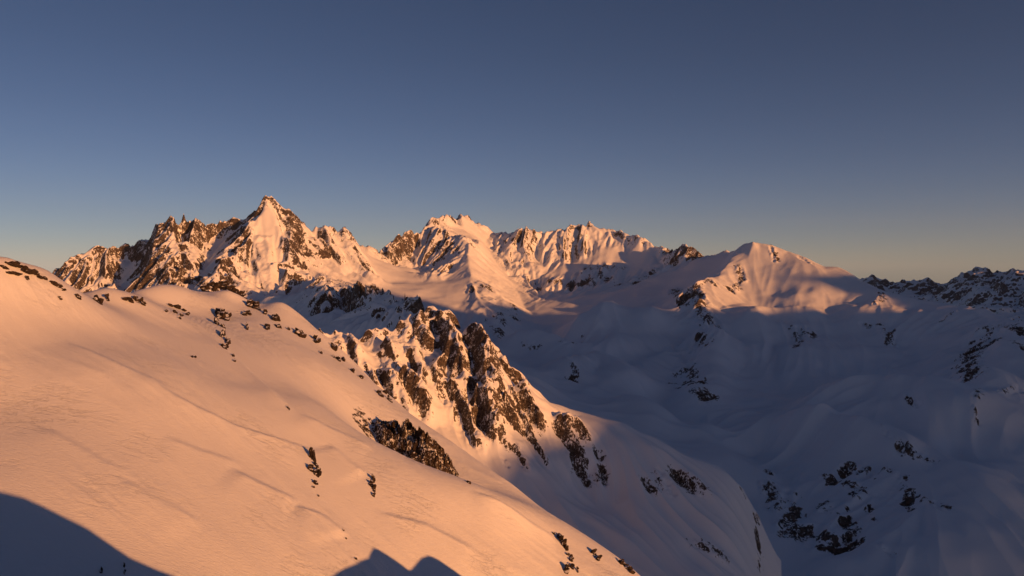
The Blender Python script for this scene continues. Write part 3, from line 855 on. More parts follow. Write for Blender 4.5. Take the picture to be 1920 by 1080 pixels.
MID_CREST = ML(.8, (540, 625), (590, 630), (613, 625), (623, 620), (632, 626), (640, 618), (657, 628), (680, 630), (688, 618), (693, 612), (705, 618), (717, 613), (725, 619), (733, 620), (747, 612), (757, 593), (765, 590), (773, 585), (780, 588), (787, 594), (793, 577), (803, 570), (810, 568), (820, 577), (832, 580), (843, 587), (860, 603), (877, 618), (900, 630), (917, 637), (933, 653), (950, 673), (967, 697)) \
    + ML(.3, (983, 710), (1017, 730)) + ML(.0, (1047, 738), (1100, 742), (1140, 757), (1162, 764), (1203, 789), (1257, 818), (1299, 837), (1353, 847), (1387, 860), (1412, 872), (1418, 887))
MID = [
    MID_CREST,
    ML(.04, (1418, 890), (1411, 915), (1412, 941), (1418, 970), (1424, 1012), (1426, 1053), (1428, 1110)),
    ML(.33, (640, 660), (660, 690), (690, 715)),
    ML(.36, (700, 650), (715, 690), (735, 710)),
    ML(.4, (745, 660), (765, 700), (780, 730)),
    ML(.58, (800, 640), (815, 690), (835, 740), (855, 790)),
    ML(.6, (860, 650), (885, 700), (905, 750), (925, 800)),
    ML(.55, (915, 680), (940, 730), (960, 780), (980, 820)),
    ML(.45, (960, 735), (985, 775), (1005, 820)),
    ML(.25, (1033, 795), (1050, 828), (1070, 855)),
    ML(.1, (950, 840, 0), (980, 860, 0), (1020, 880, 0), (1060, 910, 0)),
    ML(.0, (1020, 770, 0), (1060, 770, -2), (1100, 790, -3), (1150, 820, -4), (1200, 850, -4)),
    ML(.0, (1120, 880, 0), (1180, 880, 0), (1230, 870, -3)),
    ML(.35, (1210, 900, 0), (1250, 895, -4), (1290, 905, -2), (1310, 895, -4)),
    ML(.0, (1340, 880, 0), (1380, 900, 0), (1390, 960, 0)),
    ML(.0, (1300, 960, 0), (1330, 1000, 6), (1350, 1060, 4)),
    ML(.0, (1330, 1000, -10), (1345, 990, -12), (1370, 1010, -6)),
    ML(.1, (713, 745), (760, 785), (807, 810), (850, 840), (900, 872), (950, 907), (1030, 967), (1100, 1012), (1200, 1090), (1300, 1180)),
    ML(.0, (1150, 950), (1200, 980), (1250, 1080)),
]
mid = Raster(-260, 340, 300, 960, 2.0)
mp_, mv = [], []
for ln in MID:
    for w in densify(ln, 9.0):
        mp_.append(w[:2])
        mv.append((w[2], w[3]))
for w in densify(MID_CREST, 12.0):              # far side of the crest
    h = np.array((w[0], w[1])) * (1 + 45.0 / w[1])
    mp_.append(h); mv.append((w[2] - 55, w[3]))
    h = np.array((w[0], w[1])) * (1 + 130.0 / w[1])
    mp_.append(h); mv.append((w[2] - 170, 0))
for q in ((520, 800, 330), (600, 860, 335), (700, 900, 350), (800, 940, 370), (900, 990, 390), (1000, 1060, 420), (1100, 1130, 450)):
    w = pt(*q); mp_.append(w[:2]); mv.append((w[2] - 15, 0))
for q in ((1450, 900, 520), (1452, 960, 490), (1455, 1020, 465), (1460, 1100, 430)):
    w = pt(*q); mp_.append(w[:2]); mv.append((w[2] - 45, .02))
for x, y, z in ((-300, 280, -200), (360, 280, -300), (-300, 980, -350), (360, 980, -420), (100, 980, -420), (360, 600, -420)):
    mp_.append(np.array((x, y))); mv.append((z, 0.0))
tz, tr = mid.tin(mp_, mv)
tr = blur(tr, 2)
sm = blur(tz, 6)
w_ = sstep(0.1, 0.5, tr)
mid.z = sm * (1 - w_) + tz * w_
mid.r = tr


def rib(ra, hfun, y0, y1, line, h, wl, wr, rk, wob=1.0):
    """a rib of rock down the face: a sheer wall to its left, easing off to its right"""
    P = [hit(x, y, hfun, y0, y1) for x, y in line]
    L_ = [np.hypot(*(b - a)[:2]) for a, b in zip(P[:-1], P[1:])]
    tot, run = sum(L_), 0.0
    best = np.full(ra.X.shape, 1e9)
    sd = np.zeros(ra.X.shape)
    tt = np.zeros(ra.X.shape)
    for a, b, l in zip(P[:-1], P[1:], L_):
        dx, dy = (b - a)[:2] / l
        t = (ra.X - a[0]) * dx + (ra.Y - a[1]) * dy
        tc = np.clip(t, 0, l)
        ex, ey = ra.X - a[0] - tc * dx, ra.Y - a[1] - tc * dy
        d = np.hypot(ex, ey)
        m = d < best
        best = np.where(m, d, best)
        sd = np.where(m, np.where(dx * ey - dy * ex > 0, d, -d), sd)
        tt = np.where(m, (run + tc) / tot, tt)
        run += l
    sd = sd + wob * (1.2 * noise(ra.X / 6, ra.Y / 6, 401) + 2.0 * noise(ra.X / 15, ra.Y / 15, 402))
    prof = np.where(sd > 0, np.exp(-sd / wr), np.clip(1 + sd / wl, 0, 1))
    end = sstep(-0.02, 0.18, tt) * sstep(1.02, 0.72, tt)
    near = sstep(wr * 2.5, wr, best)
    ra.z += h * prof * end * near
    band = np.exp(-((sd + wl * 0.6) / (wl * 1.1)) ** 2) * end
    ra.r = np.maximum(ra.r, rk * band)


mz_ = lambda x, y: mid.sample(mid.z, x, y)
RIBS = [([(810, 572), (830, 605), (845, 640), (856, 680), (868, 722), (885, 765)], 17, 8, 12, 1.0), ([(858, 603), (888, 638), (906, 680), (919, 722), (931, 765), (942, 810)], 24, 10, 13, 1.05), ([(930, 650), (955, 685), (980, 715), (998, 750)], 12, 6, 10, .95),
        ([(968, 725), (990, 762), (1010, 800), (1018, 822)], 11, 6, 10, .95), ([(752, 712), (775, 742), (797, 770), (812, 802)], 9, 5, 9, .95), ([(888, 742), (914, 785), (930, 828), (940, 858)], 12, 6, 11, .95), ([(1040, 780), (1064, 815), (1086, 845), (1106, 882)], 8, 5, 10, .85),
        ([(1056, 778), (1083, 803), (1108, 835)], 6, 4, 8, .8), ([(780, 590), (797, 628), (812, 662)], 10, 6, 9, .95), ([(846, 725), (862, 762), (882, 805)], 8, 5, 9, .9), ([(808, 680), (824, 718), (840, 755)], 6, 4, 8, .8), ([(770, 660), (782, 690), (800, 730)], 5, 4, 8, .75), ([(715, 640), (724, 668), (738, 700)], 4, 3, 7, .75), ([(654, 630), (664, 655), (674, 685)], 4, 3, 6, .7), ([(940, 740), (958, 778), (972, 812)], 8, 5, 9, .85)]
rr_ = np.random.default_rng(5)
for k in range(34):
    x0 = rr_.uniform(630, 1000)
    y0 = np.interp(x0, [q[0] for q in MID_CREST], [q[1] for q in MID_CREST]) + rr_.uniform(12, 150)
    if y0 > 690 + (x0 - 640) * 0.40:
        continue
    ln_ = rr_.uniform(50, 120)
    RIBS.append(([(x0, y0), (x0 + ln_ * 0.24, y0 + ln_ * 0.5), (x0 + ln_ * 0.45, y0 + ln_)], rr_.uniform(2.0, 4.5), rr_.uniform(2.0, 3.2), rr_.uniform(4, 7), rr_.uniform(.65, .9)))
for r_ in RIBS:
    rib(mid, mz_, 330, 930, *r_)
MID_PATCH = [
    (1240, 885, 1260, 920, 9, .55), (1275, 890, 1320, 915, 13, .6), (1210, 905, 1225, 920, 8, .5), (1310, 1020, 1350, 1040, 11, .4), (1395, 890, 1405, 895, 8, .6), (1390, 920, 1405, 930, 6, .5), (1413, 950, 1418, 975, 4, .8), (1418, 985, 1424, 1030, 5, .9), (1424, 1040, 1425, 1078, 6, .9), (1105, 830, 1125, 850, 6, .5), (1125, 880, 1105, 900, 8, .7), (1085, 870, 1120, 900, 9, .75),
    (945, 862, 952, 872, 4, .5), (1060, 770, 1085, 775, 3, .2), (620, 650, 632, 662, 4, .6), (632, 640, 640, 660, 5, .5), (1000, 760, 1015, 770, 5, .5),
]
add_patches(mid, lambda x, y: mid.sample(mid.z, x, y), 320, 930, MID_PATCH)
tz = mid.z
mid.f1 = flow_noise(mid, blur(tz, 5), 16.0, 55.0, 221)
mid.f2 = flow_noise(mid, blur(tz, 3), 7.0, 26.0, 231)
mid.f3 = flow_noise(mid, blur(tz, 3), 4.5, 14.0, 251, 7)


def mid_height(x, y):
    z = mid.sample(mid.z, x, y)
    R = np.clip(mid.sample(mid.r, x, y), 0, 1)
    f1 = mid.sample(mid.f1, x, y)
    f2 = mid.sample(mid.f2, x, y)
    f3 = mid.sample(mid.f3, x, y)
    c = -1.9 * np.abs(f1) - 1.8 * np.abs(f2) - 1.0 * np.abs(f3) + 3.6
    wx = x + 3 * noise(x / 15, y / 15, 3)
    wy = y + 3 * noise(x / 15, y / 15, 4)
    c = c + 1.0 * ridged(wx / 17, wy / 17, 4, 45) + 0.4 * fbm(x / 3.2, y / 4.0, 3, 48)
    rp = sstep(0.1, 0.6, mid.sample(mid.rp, x, y))
    c2 = rp * (1.5 - 1.2 * np.abs(f3) - 0.8 * np.abs(f2) + 0.7 * fbm(x / 3, y / 3, 3, 18))
    s = 2.6 * noise(x / 45, y / 45, 60) + 0.9 * noise(x / 16, y / 16, 61) + c2 + (1 - sstep(0.1, 0.5, R)) * (-1.1 * np.abs(f1) - 0.4 * np.abs(f2) + 1.2)
    return z + sstep(0.1, 0.75, R) * c + s


e_ = np.clip(skyline_error(mid_height, MID_CREST, 40, 30), -8, 14) * np.array([1.0 if q[0] < 985 else 0.0 for q in MID_CREST])
wx_ = np.array([pt(*q[:3])[:2] for q in MID_CREST])
num, den = 0.0, 1e-9
for (cx_, cy_), ee in zip(wx_, e_):
    g = np.exp(-(((mid.X - cx_) ** 2 + (mid.Y - cy_) ** 2) / 9.0 ** 2))
    num, den = num + g * ee, den + g
mid.z = mid.z + num / np.maximum(den, 0.5)
X, Y = sheet_grid(mid_height, (-0.30, 0.345), (330, 940), 640, 520)
Z = mid_height(X, Y)
R = np.clip(mid.sample(mid.r, X, Y), 0, 1)
nz = normals_z(X, Y, Z)
nzs = blur(nz, 8)
rock = 0.5 + (0.34 + 0.36 * R - nz) * 2.6 + 0.10 * fbm(X / 12, Y / 12, 2, 71)
rock = np.where(R < 0.1, -0.5, rock)
RP = mid.sample(mid.rp, X, Y)
rock = np.maximum(rock, RP * 0.70 + 0.02 - 0.16 * mid.sample(mid.f3, X, Y) + 0.6 * (nzs - nz) + 0.24 * fbm(X / 4, Y / 4, 2, 72) - 0.6 * (RP < 0.08))
M_MID = terrain_material('ridge_snow_and_rock', 1.4, 1.6, 1.5, 0.10, 0.8)
grid_mesh('rock_ridge', X, Y, Z, rock, M_MID, None, 'steep ribbed ridge of rock and snow in the middle distance')

# ================================================================== near snow slope
FG_SKY = [(-400, 440, 190), (-200, 460, 195), (0, 483, 200), (17, 484, 202), (40, 491, 205), (67, 497, 208), (90, 506, 212), (113, 529, 216), (130, 540, 222), (150, 550, 228), (173, 545, 236), (197, 542, 242), (213, 552, 248), (227, 550, 252), (243, 553, 258), (260, 543, 266), (283, 537, 275), (320, 535, 286), (347, 541, 294), (367, 546, 298), (383, 552, 298), (400, 549, 300), (430, 544, 304), (450, 553, 306), (467, 566, 304), (480, 573, 303), (493, 573, 304), (513, 567, 306), (530, 567, 308), (547, 577, 308), (567, 593, 306), (587, 612, 302), (607, 627, 298)]
FG_EDGE = [(630, 650, 292), (667, 690, 282), (713, 727, 270), (753, 763, 258), (807, 800, 247), (850, 830, 238), (900, 867, 229), (947, 900, 220), (1027, 960, 207), (1093, 1000, 198), (1160, 1048, 189), (1200, 1083, 184), (1300, 1180, 172), (1450, 1330, 158)]
FG_IN = [(-300, 1250, 80), (0, 1250, 88), (0, 1080, 104), (-250, 800, 128), (0, 900, 124), (0, 760, 148), (0, 640, 170), (0, 560, 186), (300, 1250, 96), (300, 1080, 114), (300, 920, 134), (300, 780, 158), (300, 680, 186), (300, 610, 226), (300, 570, 258),
         (600, 1250, 112), (600, 1080, 131), (600, 940, 155), (600, 840, 178), (600, 760, 206), (600, 690, 242), (450, 720, 198), (450, 640, 240), (400, 585, 276), (480, 600, 276), (540, 610, 284), (150, 700, 164), (150, 600, 196), (210, 570, 228),
         (850, 1250, 132), (850, 1080, 154), (850, 980, 170), (1000, 1080, 165), (1000, 1010, 179), (1100, 1080, 174), (1050, 1250, 148),
         (650, 796, 200), (740, 846, 194), (850, 894, 188), (900, 921, 184), (960, 957, 183)]
ctrl = [tuple(pt(*q)) for q in FG_SKY + FG_EDGE + FG_IN]
for q in FG_SKY:
    p = pt(*q)
    d = np.array([p[0], p[1]]) / math.hypot(p[0], p[1])
    ctrl.append((p[0] + d[0] * 22, p[1] + d[1] * 22, p[2] - 7.5))
    ctrl.append((p[0] + d[0] * 60, p[1] + d[1] * 60, p[2] - 42))
for q in FG_EDGE:
    p = pt(*q)
    n = np.array([0.80, 0.60])
    ctrl.append((p[0] + n[0] * 12, p[1] + n[1] * 12, p[2] - 11))
    ctrl.append((p[0] + n[0] * 45, p[1] + n[1] * 45, p[2] - 55))
for q in ((690, 815, 213), (740, 838, 216), (800, 868, 211), (850, 887, 208), (900, 905, 208)):      # hollow behind the lip
    p = pt(*q)
    ctrl.append((p[0], p[1], p[2] - 1.6))
fg = Raster(-260, 200, 50, 420, 1.0)
fg.z = tps(ctrl, fg.X, fg.Y, 0.00002)
fg.r = np.zeros_like(fg.z)
DRIFTS = [([(380, 622), (430, 665), (480, 712), (541, 768)], .8), ([(250, 700), (340, 752), (440, 800), (530, 832), (585, 848)], .7), ([(610, 835), (650, 868), (690, 893)], .5), ([(430, 880), (480, 905), (560, 942)], .6), ([(545, 945), (600, 968), (650, 1008)], .5), ([(560, 775), (620, 808), (700, 840)], .5), ([(60, 800), (160, 850), (240, 900)], .25), ([(180, 880), (280, 930), (380, 990)], .22), ([(120, 640), (230, 690), (330, 735)], .5), ([(880, 925), (930, 945), (990, 985), (1040, 1010)], .8), ([(700, 960), (800, 990), (900, 1040)], .5), ([(300, 820), (380, 850), (450, 870)], .25)]
for ln, h_ in DRIFTS:
    rib(fg, lambda x, y: fg.sample(fg.z, x, y), 55, 400, ln[::-1], h_ * 1.15, 1.4, 6.0, 0.0, 0.22)
WIND = math.radians(-34)


BAND_LINE = [(712, 226, 2.5), (724, 224, 5.0), (740, 221, 8.5), (762, 218, 9.0), (785, 215, 10.5), (808, 212, 8.5), (832, 209, 7.0), (846, 208, 4.0), (856, 207, 1.5)]
BL = [((q[0] - 960) / FPX * q[1], q[1], q[2]) for q in BAND_LINE]


def band_field(x, y):
    """distance from the line of the big rock band, and its height there"""
    best = np.full(np.shape(x), 1e9)
    hh = np.zeros(np.shape(x))
    for a, b in zip(BL[:-1], BL[1:]):
        dx, dy = b[0] - a[0], b[1] - a[1]
        t = np.clip(((x - a[0]) * dx + (y - a[1]) * dy) / (dx * dx + dy * dy), 0, 1)
        d = np.hypot(x - a[0] - t * dx, y - a[1] - t * dy)
        m = d < best
        best = np.where(m, d, best)
        hh = np.where(m, a[2] + (b[2] - a[2]) * t, hh)
    return best, hh


def fg_height(x, y):
    z = fg.sample(fg.z, x, y)
    p = x * math.cos(WIND) + y * math.sin(WIND)
    q = -x * math.sin(WIND) + y * math.cos(WIND)
    w = 5 * noise(x / 45, y / 45, 80)
    a = sstep(-0.25, 0.5, noise(x / 35, y / 35, 81))
    s = 0.40 * noise(p / 85, (q + w) / 20, 82) + 0.20 * noise(p / 38, (q + w) / 8, 85)
    s = s + 0.15 * ridged(p / 26, (q + w) / 4.5, 3, 83) * (0.3 + a) + 0.05 * ridged(p / 5, (q + w) / 1.4, 3, 84) * a
    # the big band of broken rock behind the lip
    d, hh = band_field(x, y)
    near = d < 12
    if np.any(near):
        xn, yn = x + 0.5 * noise(x / 1.5, y / 1.5, 501), y + 0.5 * noise(x / 1.5, y / 1.5, 502)
        v1, g1 = cells(xn / 3.6, yn / 3.0, 3)
        v2, g2 = cells(xn / 1.5 + 0.3 * v1, yn / 1.4, 5)
        rad = np.clip(hh / 7.5, 0.25, 1.0)
        body = sstep(6.4, 3.2, d / rad + 2.2 * (v1 - 0.5) + 1.0 * (v2 - 0.5))
        rel = 0.42 + 0.55 * v1 + 0.22 * (v2 - 0.5)
        crag = hh * body * rel - 0.5 * body * (g1 < 0.10) - 0.25 * body * (g2 < 0.12)
        s = s + np.where(near, crag + 0.25 * body * fbm(x / 0.8, y / 0.8, 2, 505), 0)
    return z + s


X, Y = sheet_grid(fg_height, (-0.80, 0.30), (60, 400), 860, 580, base=0.10)
Z = fg_height(X, Y)
M_FG = terrain_material('near_snow', 0.5, 0.7, 0.6, 0.12, 0.3, (0.018, 0.013, 0.010), (0.075, 0.050, 0.034), streak=(-WIND, 4.0, 0.9, -0.6))
bd, bh = band_field(X, Y)
nz = normals_z(X, Y, Z)
fgrock = np.where(bd < 8.5, 0.5 + (0.80 - nz) * 2.4 + 0.2 * fbm(X / 2.5, Y / 2.5, 2, 506), -1.0)
bm_ = (bd < 8.5)[:-1, :-1] & ((960 + FPX * X / Y)[:-1, :-1] < 868) & ((960 + FPX * X / Y)[:-1, :-1] > 698)
grid_mesh('snow_slope', X, Y, Z, fgrock, M_FG, ~bm_, 'wide sunlit near snow slope falling to the right')
ob = grid_mesh('rock_band', X, Y, Z, fgrock, M_FG, bm_, 'big brown band of broken rock behind the snow lip')
del ob['kind']
ob['category'] = 'rock'


# ================================================================== mountains behind and beside the camera that throw the long shadows
HV = np.array([-math.sin(SUN_AZ), math.cos(SUN_AZ)])       # way the light travels
PV = np.array([math.cos(SUN_AZ), math.sin(SUN_AZ)])        # across it
TE = math.tan(SUN_EL)


def light_qc(p):
    al = p[0] * HV[0] + p[1] * HV[1]
    return p[0] * PV[0] + p[1] * PV[1], p[2] + TE * al, al


def ridge_sheet(name, q, al, crest_q, crest_c, al_c, front, back, mat, floor, rough, seed):
    """a mountain crest laid across the light; crest heights given along q"""
    Q, A = np.meshgrid(q, al)
    c = np.interp(Q, crest_q, crest_c)
    ac = np.interp(Q, al_c[0], al_c[1])
    zc = c - TE * ac
    d = A - ac
    z = zc - np.where(d > 0, d * front, -d * back)
    X = PV[0] * Q + HV[0] * A
    Y = PV[1] * Q + HV[1] * A
    f = sstep(0, 60, np.abs(d)) * rough
    z = z + f * ridged(X / 140, Y / 140, 4, seed)
    z = np.maximum(z, floor)
    nz = normals_z(X, Y, z)
    rk = sstep(0.80, 0.6, nz) + 0.4 * fbm(X / 40, Y / 40, 3, seed)
    ob = grid_mesh(name, X, Y, z, rk, mat)
    return ob


sh_q = [-900, -300, 0, 150, 230, 300, 371, 430, 520, 610, 720, 800, 886, 960, 1061, 1150, 1275, 1340, 1403, 1440, 1500, 1600, 1645, 1720, 1803, 1850, 1892, 1950, 1993, 2012, 2040, 2125, 2200, 2400, 3000]
sh_c = [-160, -150, -140, -120, -102, -86, -75, -68, -45, 0, 45, 60, 62, 70, 92, 98, 98, 80, 50, 5, 30, 30, 5, -20, -28, -35, -42, -46, -30, -22, 40, 55, 62, 90, 60]
qq = np.arange(-900, 3001, 12.0)
cc = np.interp(qq, sh_q, sh_c) + 12 * noise(qq / 90, qq * 0 + .5, 91) + 6 * noise(qq / 30, qq * 0 + .5, 92)
ridge_sheet('mountain', qq, np.arange(-4000, -1500, 16.0), qq, cc, ([-900, 3000], [-2400, -2400]), 0.62, 0.55, M_FAR, -600, 14, 95)

q3 = np.arange(3050, 9600, 30.0)
c3 = np.interp(q3, [3050, 3600, 4500, 7700, 7835, 7855, 7900, 7925, 8060, 9600], [40, 150, 190, 190, 170, -35, -40, 160, 210, 200]) + 14 * noise(q3 / 140, q3 * 0 + .5, 93)
ridge_sheet('mountain', q3, np.arange(-4200, -900, 60.0), q3, c3, ([3000, 9600], [-2400, -2400]), 0.55, 0.5, M_FAR, -900, 25, 96)
bx = [(-160, 905), (-60, 908), (0, 917), (40, 927), (80, 945), (120, 965), (160, 985), (200, 1013), (240, 1040), (290, 1062), (350, 1084), (420, 1104), (500, 1108), (570, 1092), (610, 1080), (640, 1062), (665, 1051), (688, 1041), (697, 1022), (706, 1026), (730, 1041), (750, 1055), (764, 1066), (775, 1055), (786, 1042), (800, 1037), (815, 1043), (840, 1060), (868, 1080), (920, 1110), (1000, 1160)]
qc = np.array([light_qc(hit(x, y, fg_height, 55, 400)) for x, y in bx])
o = np.argsort(qc[:, 0])
hq = np.concatenate([[-140, -60, -12, 0, 10], qc[o, 0], [140, 170]])
hc = np.concatenate([[-26, -12, -2.5, -1.7, -9], qc[o, 1], [-78, -95]])
hq2 = np.arange(-140, 170.1, 0.6)
ridge_sheet('hill', hq2, np.arange(-160, 100.1, 1.3), hq, hc, ([-140, 0, 26, 170], [0, 0, 45, 45]), 1.1, 0.30, M_MID, -140, 1.0, 97)

# ================================================================== far range on the right
FR = [(1540, 560, 8200), (1600, 535, 8100), (1620, 529, 8000), (1637, 522, 7950), (1645, 526, 7950), (1657, 529, 7900), (1675, 531, 7900), (1695, 533, 7800), (1712, 528, 7750), (1724, 526, 7700), (1738, 530, 7700), (1753, 531, 7600), (1770, 529, 7500), (1782, 524, 7400), (1790, 520, 7350), (1803, 514, 7300), (1820, 515, 7200), (1832, 508, 7100), (1845, 504, 7050), (1858, 508, 7050), (1866, 512, 7000), (1880, 505, 6950), (1891, 503, 6900), (1900, 507, 6900), (1907, 512, 6900), (1920, 506, 6850), (1960, 500, 6800), (2050, 515, 6700), (2200, 530, 6600)]
FRL = [L(.8, *FR),
       L(.5, *[(p[0] - 15, p[1] + 30, p[2] - 420) for p in FR[::2]]),
       L(.45, *[(p[0] - 35, p[1] + 75, p[2] - 1000) for p in FR[::2]]),
       L(.3, *[(p[0] - 70, p[1] + 160, p[2] - 1900) for p in FR[::3]]),
       L(.6, (1845, 505, 7050), (1850, 522, 6850), (1868, 545, 6550), (1880, 575, 6200)),
       L(.6, (1891, 504, 6900), (1880, 520, 6750), (1895, 545, 6450), (1910, 580, 6100)),
       L(.6, (1724, 527, 7700), (1735, 540, 7500), (1760, 560, 7150)),
       L(.6, (1803, 515, 7300), (1795, 530, 7100), (1810, 555, 6800)),
       L(.4, *[(p[0], p[1] + 90, p[2] + 900) for p in FR[::2]])]
rng = Raster(2000, 7200, 4600, 9600, 16.0)
rp, rv = [], []
for ln in FRL:
    for w in densify(ln, 150.0):
        rp.append(w[:2]); rv.append((w[2], w[3]))
for x, y in ((1900, 4500), (7300, 4500), (7300, 9700), (1900, 9700)):
    rp.append(np.array((x, y))); rv.append((-900, 0))
rz, rr = rng.tin(rp, rv)
rng.z, rng.r = rz, blur(rr, 2)
rng.f1 = flow_noise(rng, blur(rz, 5), 170.0, 500.0, 301)
rng.f2 = flow_noise(rng, blur(rz, 4), 70.0, 220.0, 311, 9)


def range_height(x, y):
    z = rng.sample(rng.z, x, y)
    R = np.clip(rng.sample(rng.r, x, y), 0, 1)
    c = -32 * np.abs(rng.sample(rng.f1, x, y)) - 16 * np.abs(rng.sample(rng.f2, x, y)) + 40 + 30 * ridged(x / 220, y / 220, 4, 305) + 9 * fbm(x / 40, y / 40, 3, 308)
    return z + sstep(0.1, 0.7, R) * c


X, Y = sheet_grid(range_height, (0.36, 0.80), (4700, 9300), 420, 260, coarse=(120, 700))
Z = range_height(X, Y)
R = np.clip(rng.sample(rng.r, X, Y), 0, 1)
nz = normals_z(X, Y, Z)
rock = (R - 0.6) * 0.8 + (blur(nz, 5) - nz) * 2.2 + sstep(0.9, 0.6, nz) * 0.6 - 0.12 * rng.sample(rng.f2, X, Y) + 0.25 * fbm(X / 120, Y / 120, 3, 331) - 0.02
M_RNG = terrain_material('range_snow_and_rock', 14.0, 18.0, 0.7, 1.0, 7.0)
grid_mesh('distant_range', X, Y, Z, rock, M_RNG, None, 'dark jagged far range at the right edge')

# ================================================================== rock outcrops on the near slope
def rock_material():
    mat = bpy.data.materials.new('outcrop_rock')
    nt = nodes_of(mat)
    geo = new(nt, 'ShaderNodeNewGeometry')
    pos = geo.outputs['Position']
    sep = new(nt, 'ShaderNodeSeparateXYZ')
    nt.links.new(geo.outputs['Normal'], sep.inputs[0])
    n1 = noise_node(nt, pos, 1.1, 6.0, 0.65)
    n2 = noise_node(nt, pos, 5.0, 5.0, 0.6)
    col = mix_col(nt, map_range(nt, n1, 0.35, 0.65), (0.016, 0.012, 0.010), (0.050, 0.034, 0.024))
    col = mix_col(nt, map_range(nt, n2, 0.52, 0.75), col, (0.075, 0.053, 0.037))
    sn = math_node(nt, 'ADD', sep.outputs[2], math_node(nt, 'MULTIPLY', math_node(nt, 'SUBTRACT', n1, 0.5), 0.9))
    mask = map_range(nt, sn, 0.78, 0.88)
    col = mix_col(nt, mask, col, SNOW)
    b = new(nt, 'ShaderNodeBump', Strength=0.9, Distance=0.25)
    nt.links.new(n2, b.inputs['Height'])
    p = new(nt, 'ShaderNodeBsdfPrincipled', Roughness=0.85)
    p.inputs['Specular IOR Level'].default_value = 0.2
    nt.links.new(col, p.inputs['Base Color'])
    nt.links.new(b.outputs[0], p.inputs['Normal'])
    out = new(nt, 'ShaderNodeOutputMaterial')
    nt.links.new(p.outputs[0], out.inputs['Surface'])
    return mat


M_ROCK = rock_material()
import bmesh


def block(bm, c, ax, ay, az, rs, npt=20):
    """an angular lump: hull of jittered points spanned by three half axes"""
    vs = []
    for i in range(npt):
        d = rs.normal(size=3)
        d /= np.linalg.norm(d)
        d = np.sign(d) * np.abs(d) ** 0.9
        d *= rs.uniform(0.75, 1.2)
        vs.append(bm.verts.new(tuple(c + d[0] * ax + d[1] * ay + d[2] * az)))
    r = bmesh.ops.convex_hull(bm, input=vs)
    junk = [g for g in r['geom_interior'] if isinstance(g, bmesh.types.BMVert)] + [g for g in r['geom_unused'] if isinstance(g, bmesh.types.BMVert)]
    bmesh.ops.delete(bm, geom=list(set(junk)), context='VERTS')


def rock_axes(b):
    """centre and half axes of a lump that lies in the slope it breaks through"""
    px, py, rx, ry = b[:4]
    if len(b) > 4:
        P = pt(px, py, b[4])
        k = P[1] / FPX
        return P, np.array([rx * k, 0, 0]), np.array([0, 0.9 * rx * k, 0]), np.array([0, 0, ry * k]), k
    T, B = hit(px, py - ry, fg_height, 55, 410), hit(px, py + ry, fg_height, 55, 410)
    k = B[1] / FPX
    half = (T - B) / 2
    lim = 5.0 * ry * k
    if np.linalg.norm(half) > lim:
        half *= lim / np.linalg.norm(half)
    C = B + half
    az = 0.4 * half + 0.6 * np.array([0, 0, ry * k])
    ax = np.array([rx * k, 0, 0])
    n = np.cross(ax, az)
    n /= np.linalg.norm(n)
    n *= -1 if n[1] > 0 else 1
    ay = n * 0.95 * rx * k
    return C + 0.35 * n * rx * k, ax, ay, az, k


def rock_mesh(name, b, origin, seed):
    rs = np.random.default_rng(seed)
    bm = bmesh.new()
    C, ax, ay, az, k = rock_axes(b)
    n = 1 if max(b[2], b[3]) < 4 else (3 if max(b[2], b[3]) < 12 and len(b) < 5 else 9)
    for q in range(n):
        if n == 1:
            block(bm, C - origin, ax * 1.1, ay * 1.1, az * 1.1, rs)
        else:
            t = q / (n - 1) - 0.5
            s1 = rs.uniform(0.6, 0.9) if n < 9 else rs.uniform(0.38, 0.7)
            tw = rs.uniform(-0.35, 0.35)
            e = 0.45 if n < 9 else 0.75
            off = az * t * 1.2 + ax * rs.uniform(-e, e) + ay * rs.uniform(-0.35, 0.35)
            block(bm, C - origin + off, (ax + az * tw * 0.25) * s1, ay * s1, (az + ax * tw) * s1 * 0.75, rs)
    me = bpy.data.meshes.new(name)
    bm.to_mesh(me)
    bm.free()
    me.materials.append(M_ROCK)
    return me


def outcrop(label, blobs, name='rock_outcrop', cat='rock', group='rocks breaking through the near snow slope'):
    x, y = np.mean([b[0] for b in blobs]), max(b[1] + b[3] * 0.6 for b in blobs)
    o_ = pt(x, y, blobs[0][4]) if len(blobs[0]) > 4 else hit(x, y, fg_height, 55, 410)
    sd = int(x * 7 + y)
    if len(blobs) == 1:
        ob = bpy.data.objects.new(name, rock_mesh(name, blobs[0], o_, sd))
    else:
        ob = bpy.data.objects.new(name, None)
    ob.location = o_
    scene.collection.objects.link(ob)
    ob['label'] = label
    ob['category'] = cat
    if group:
        ob['group'] = group
    if len(blobs) > 1:
        for k, b in enumerate(blobs):
            ch = bpy.data.objects.new('rock_block', rock_mesh('rock_block', b, o_, sd + 31 * k))
            ch.parent = ob
            scene.collection.objects.link(ch)
    return ob


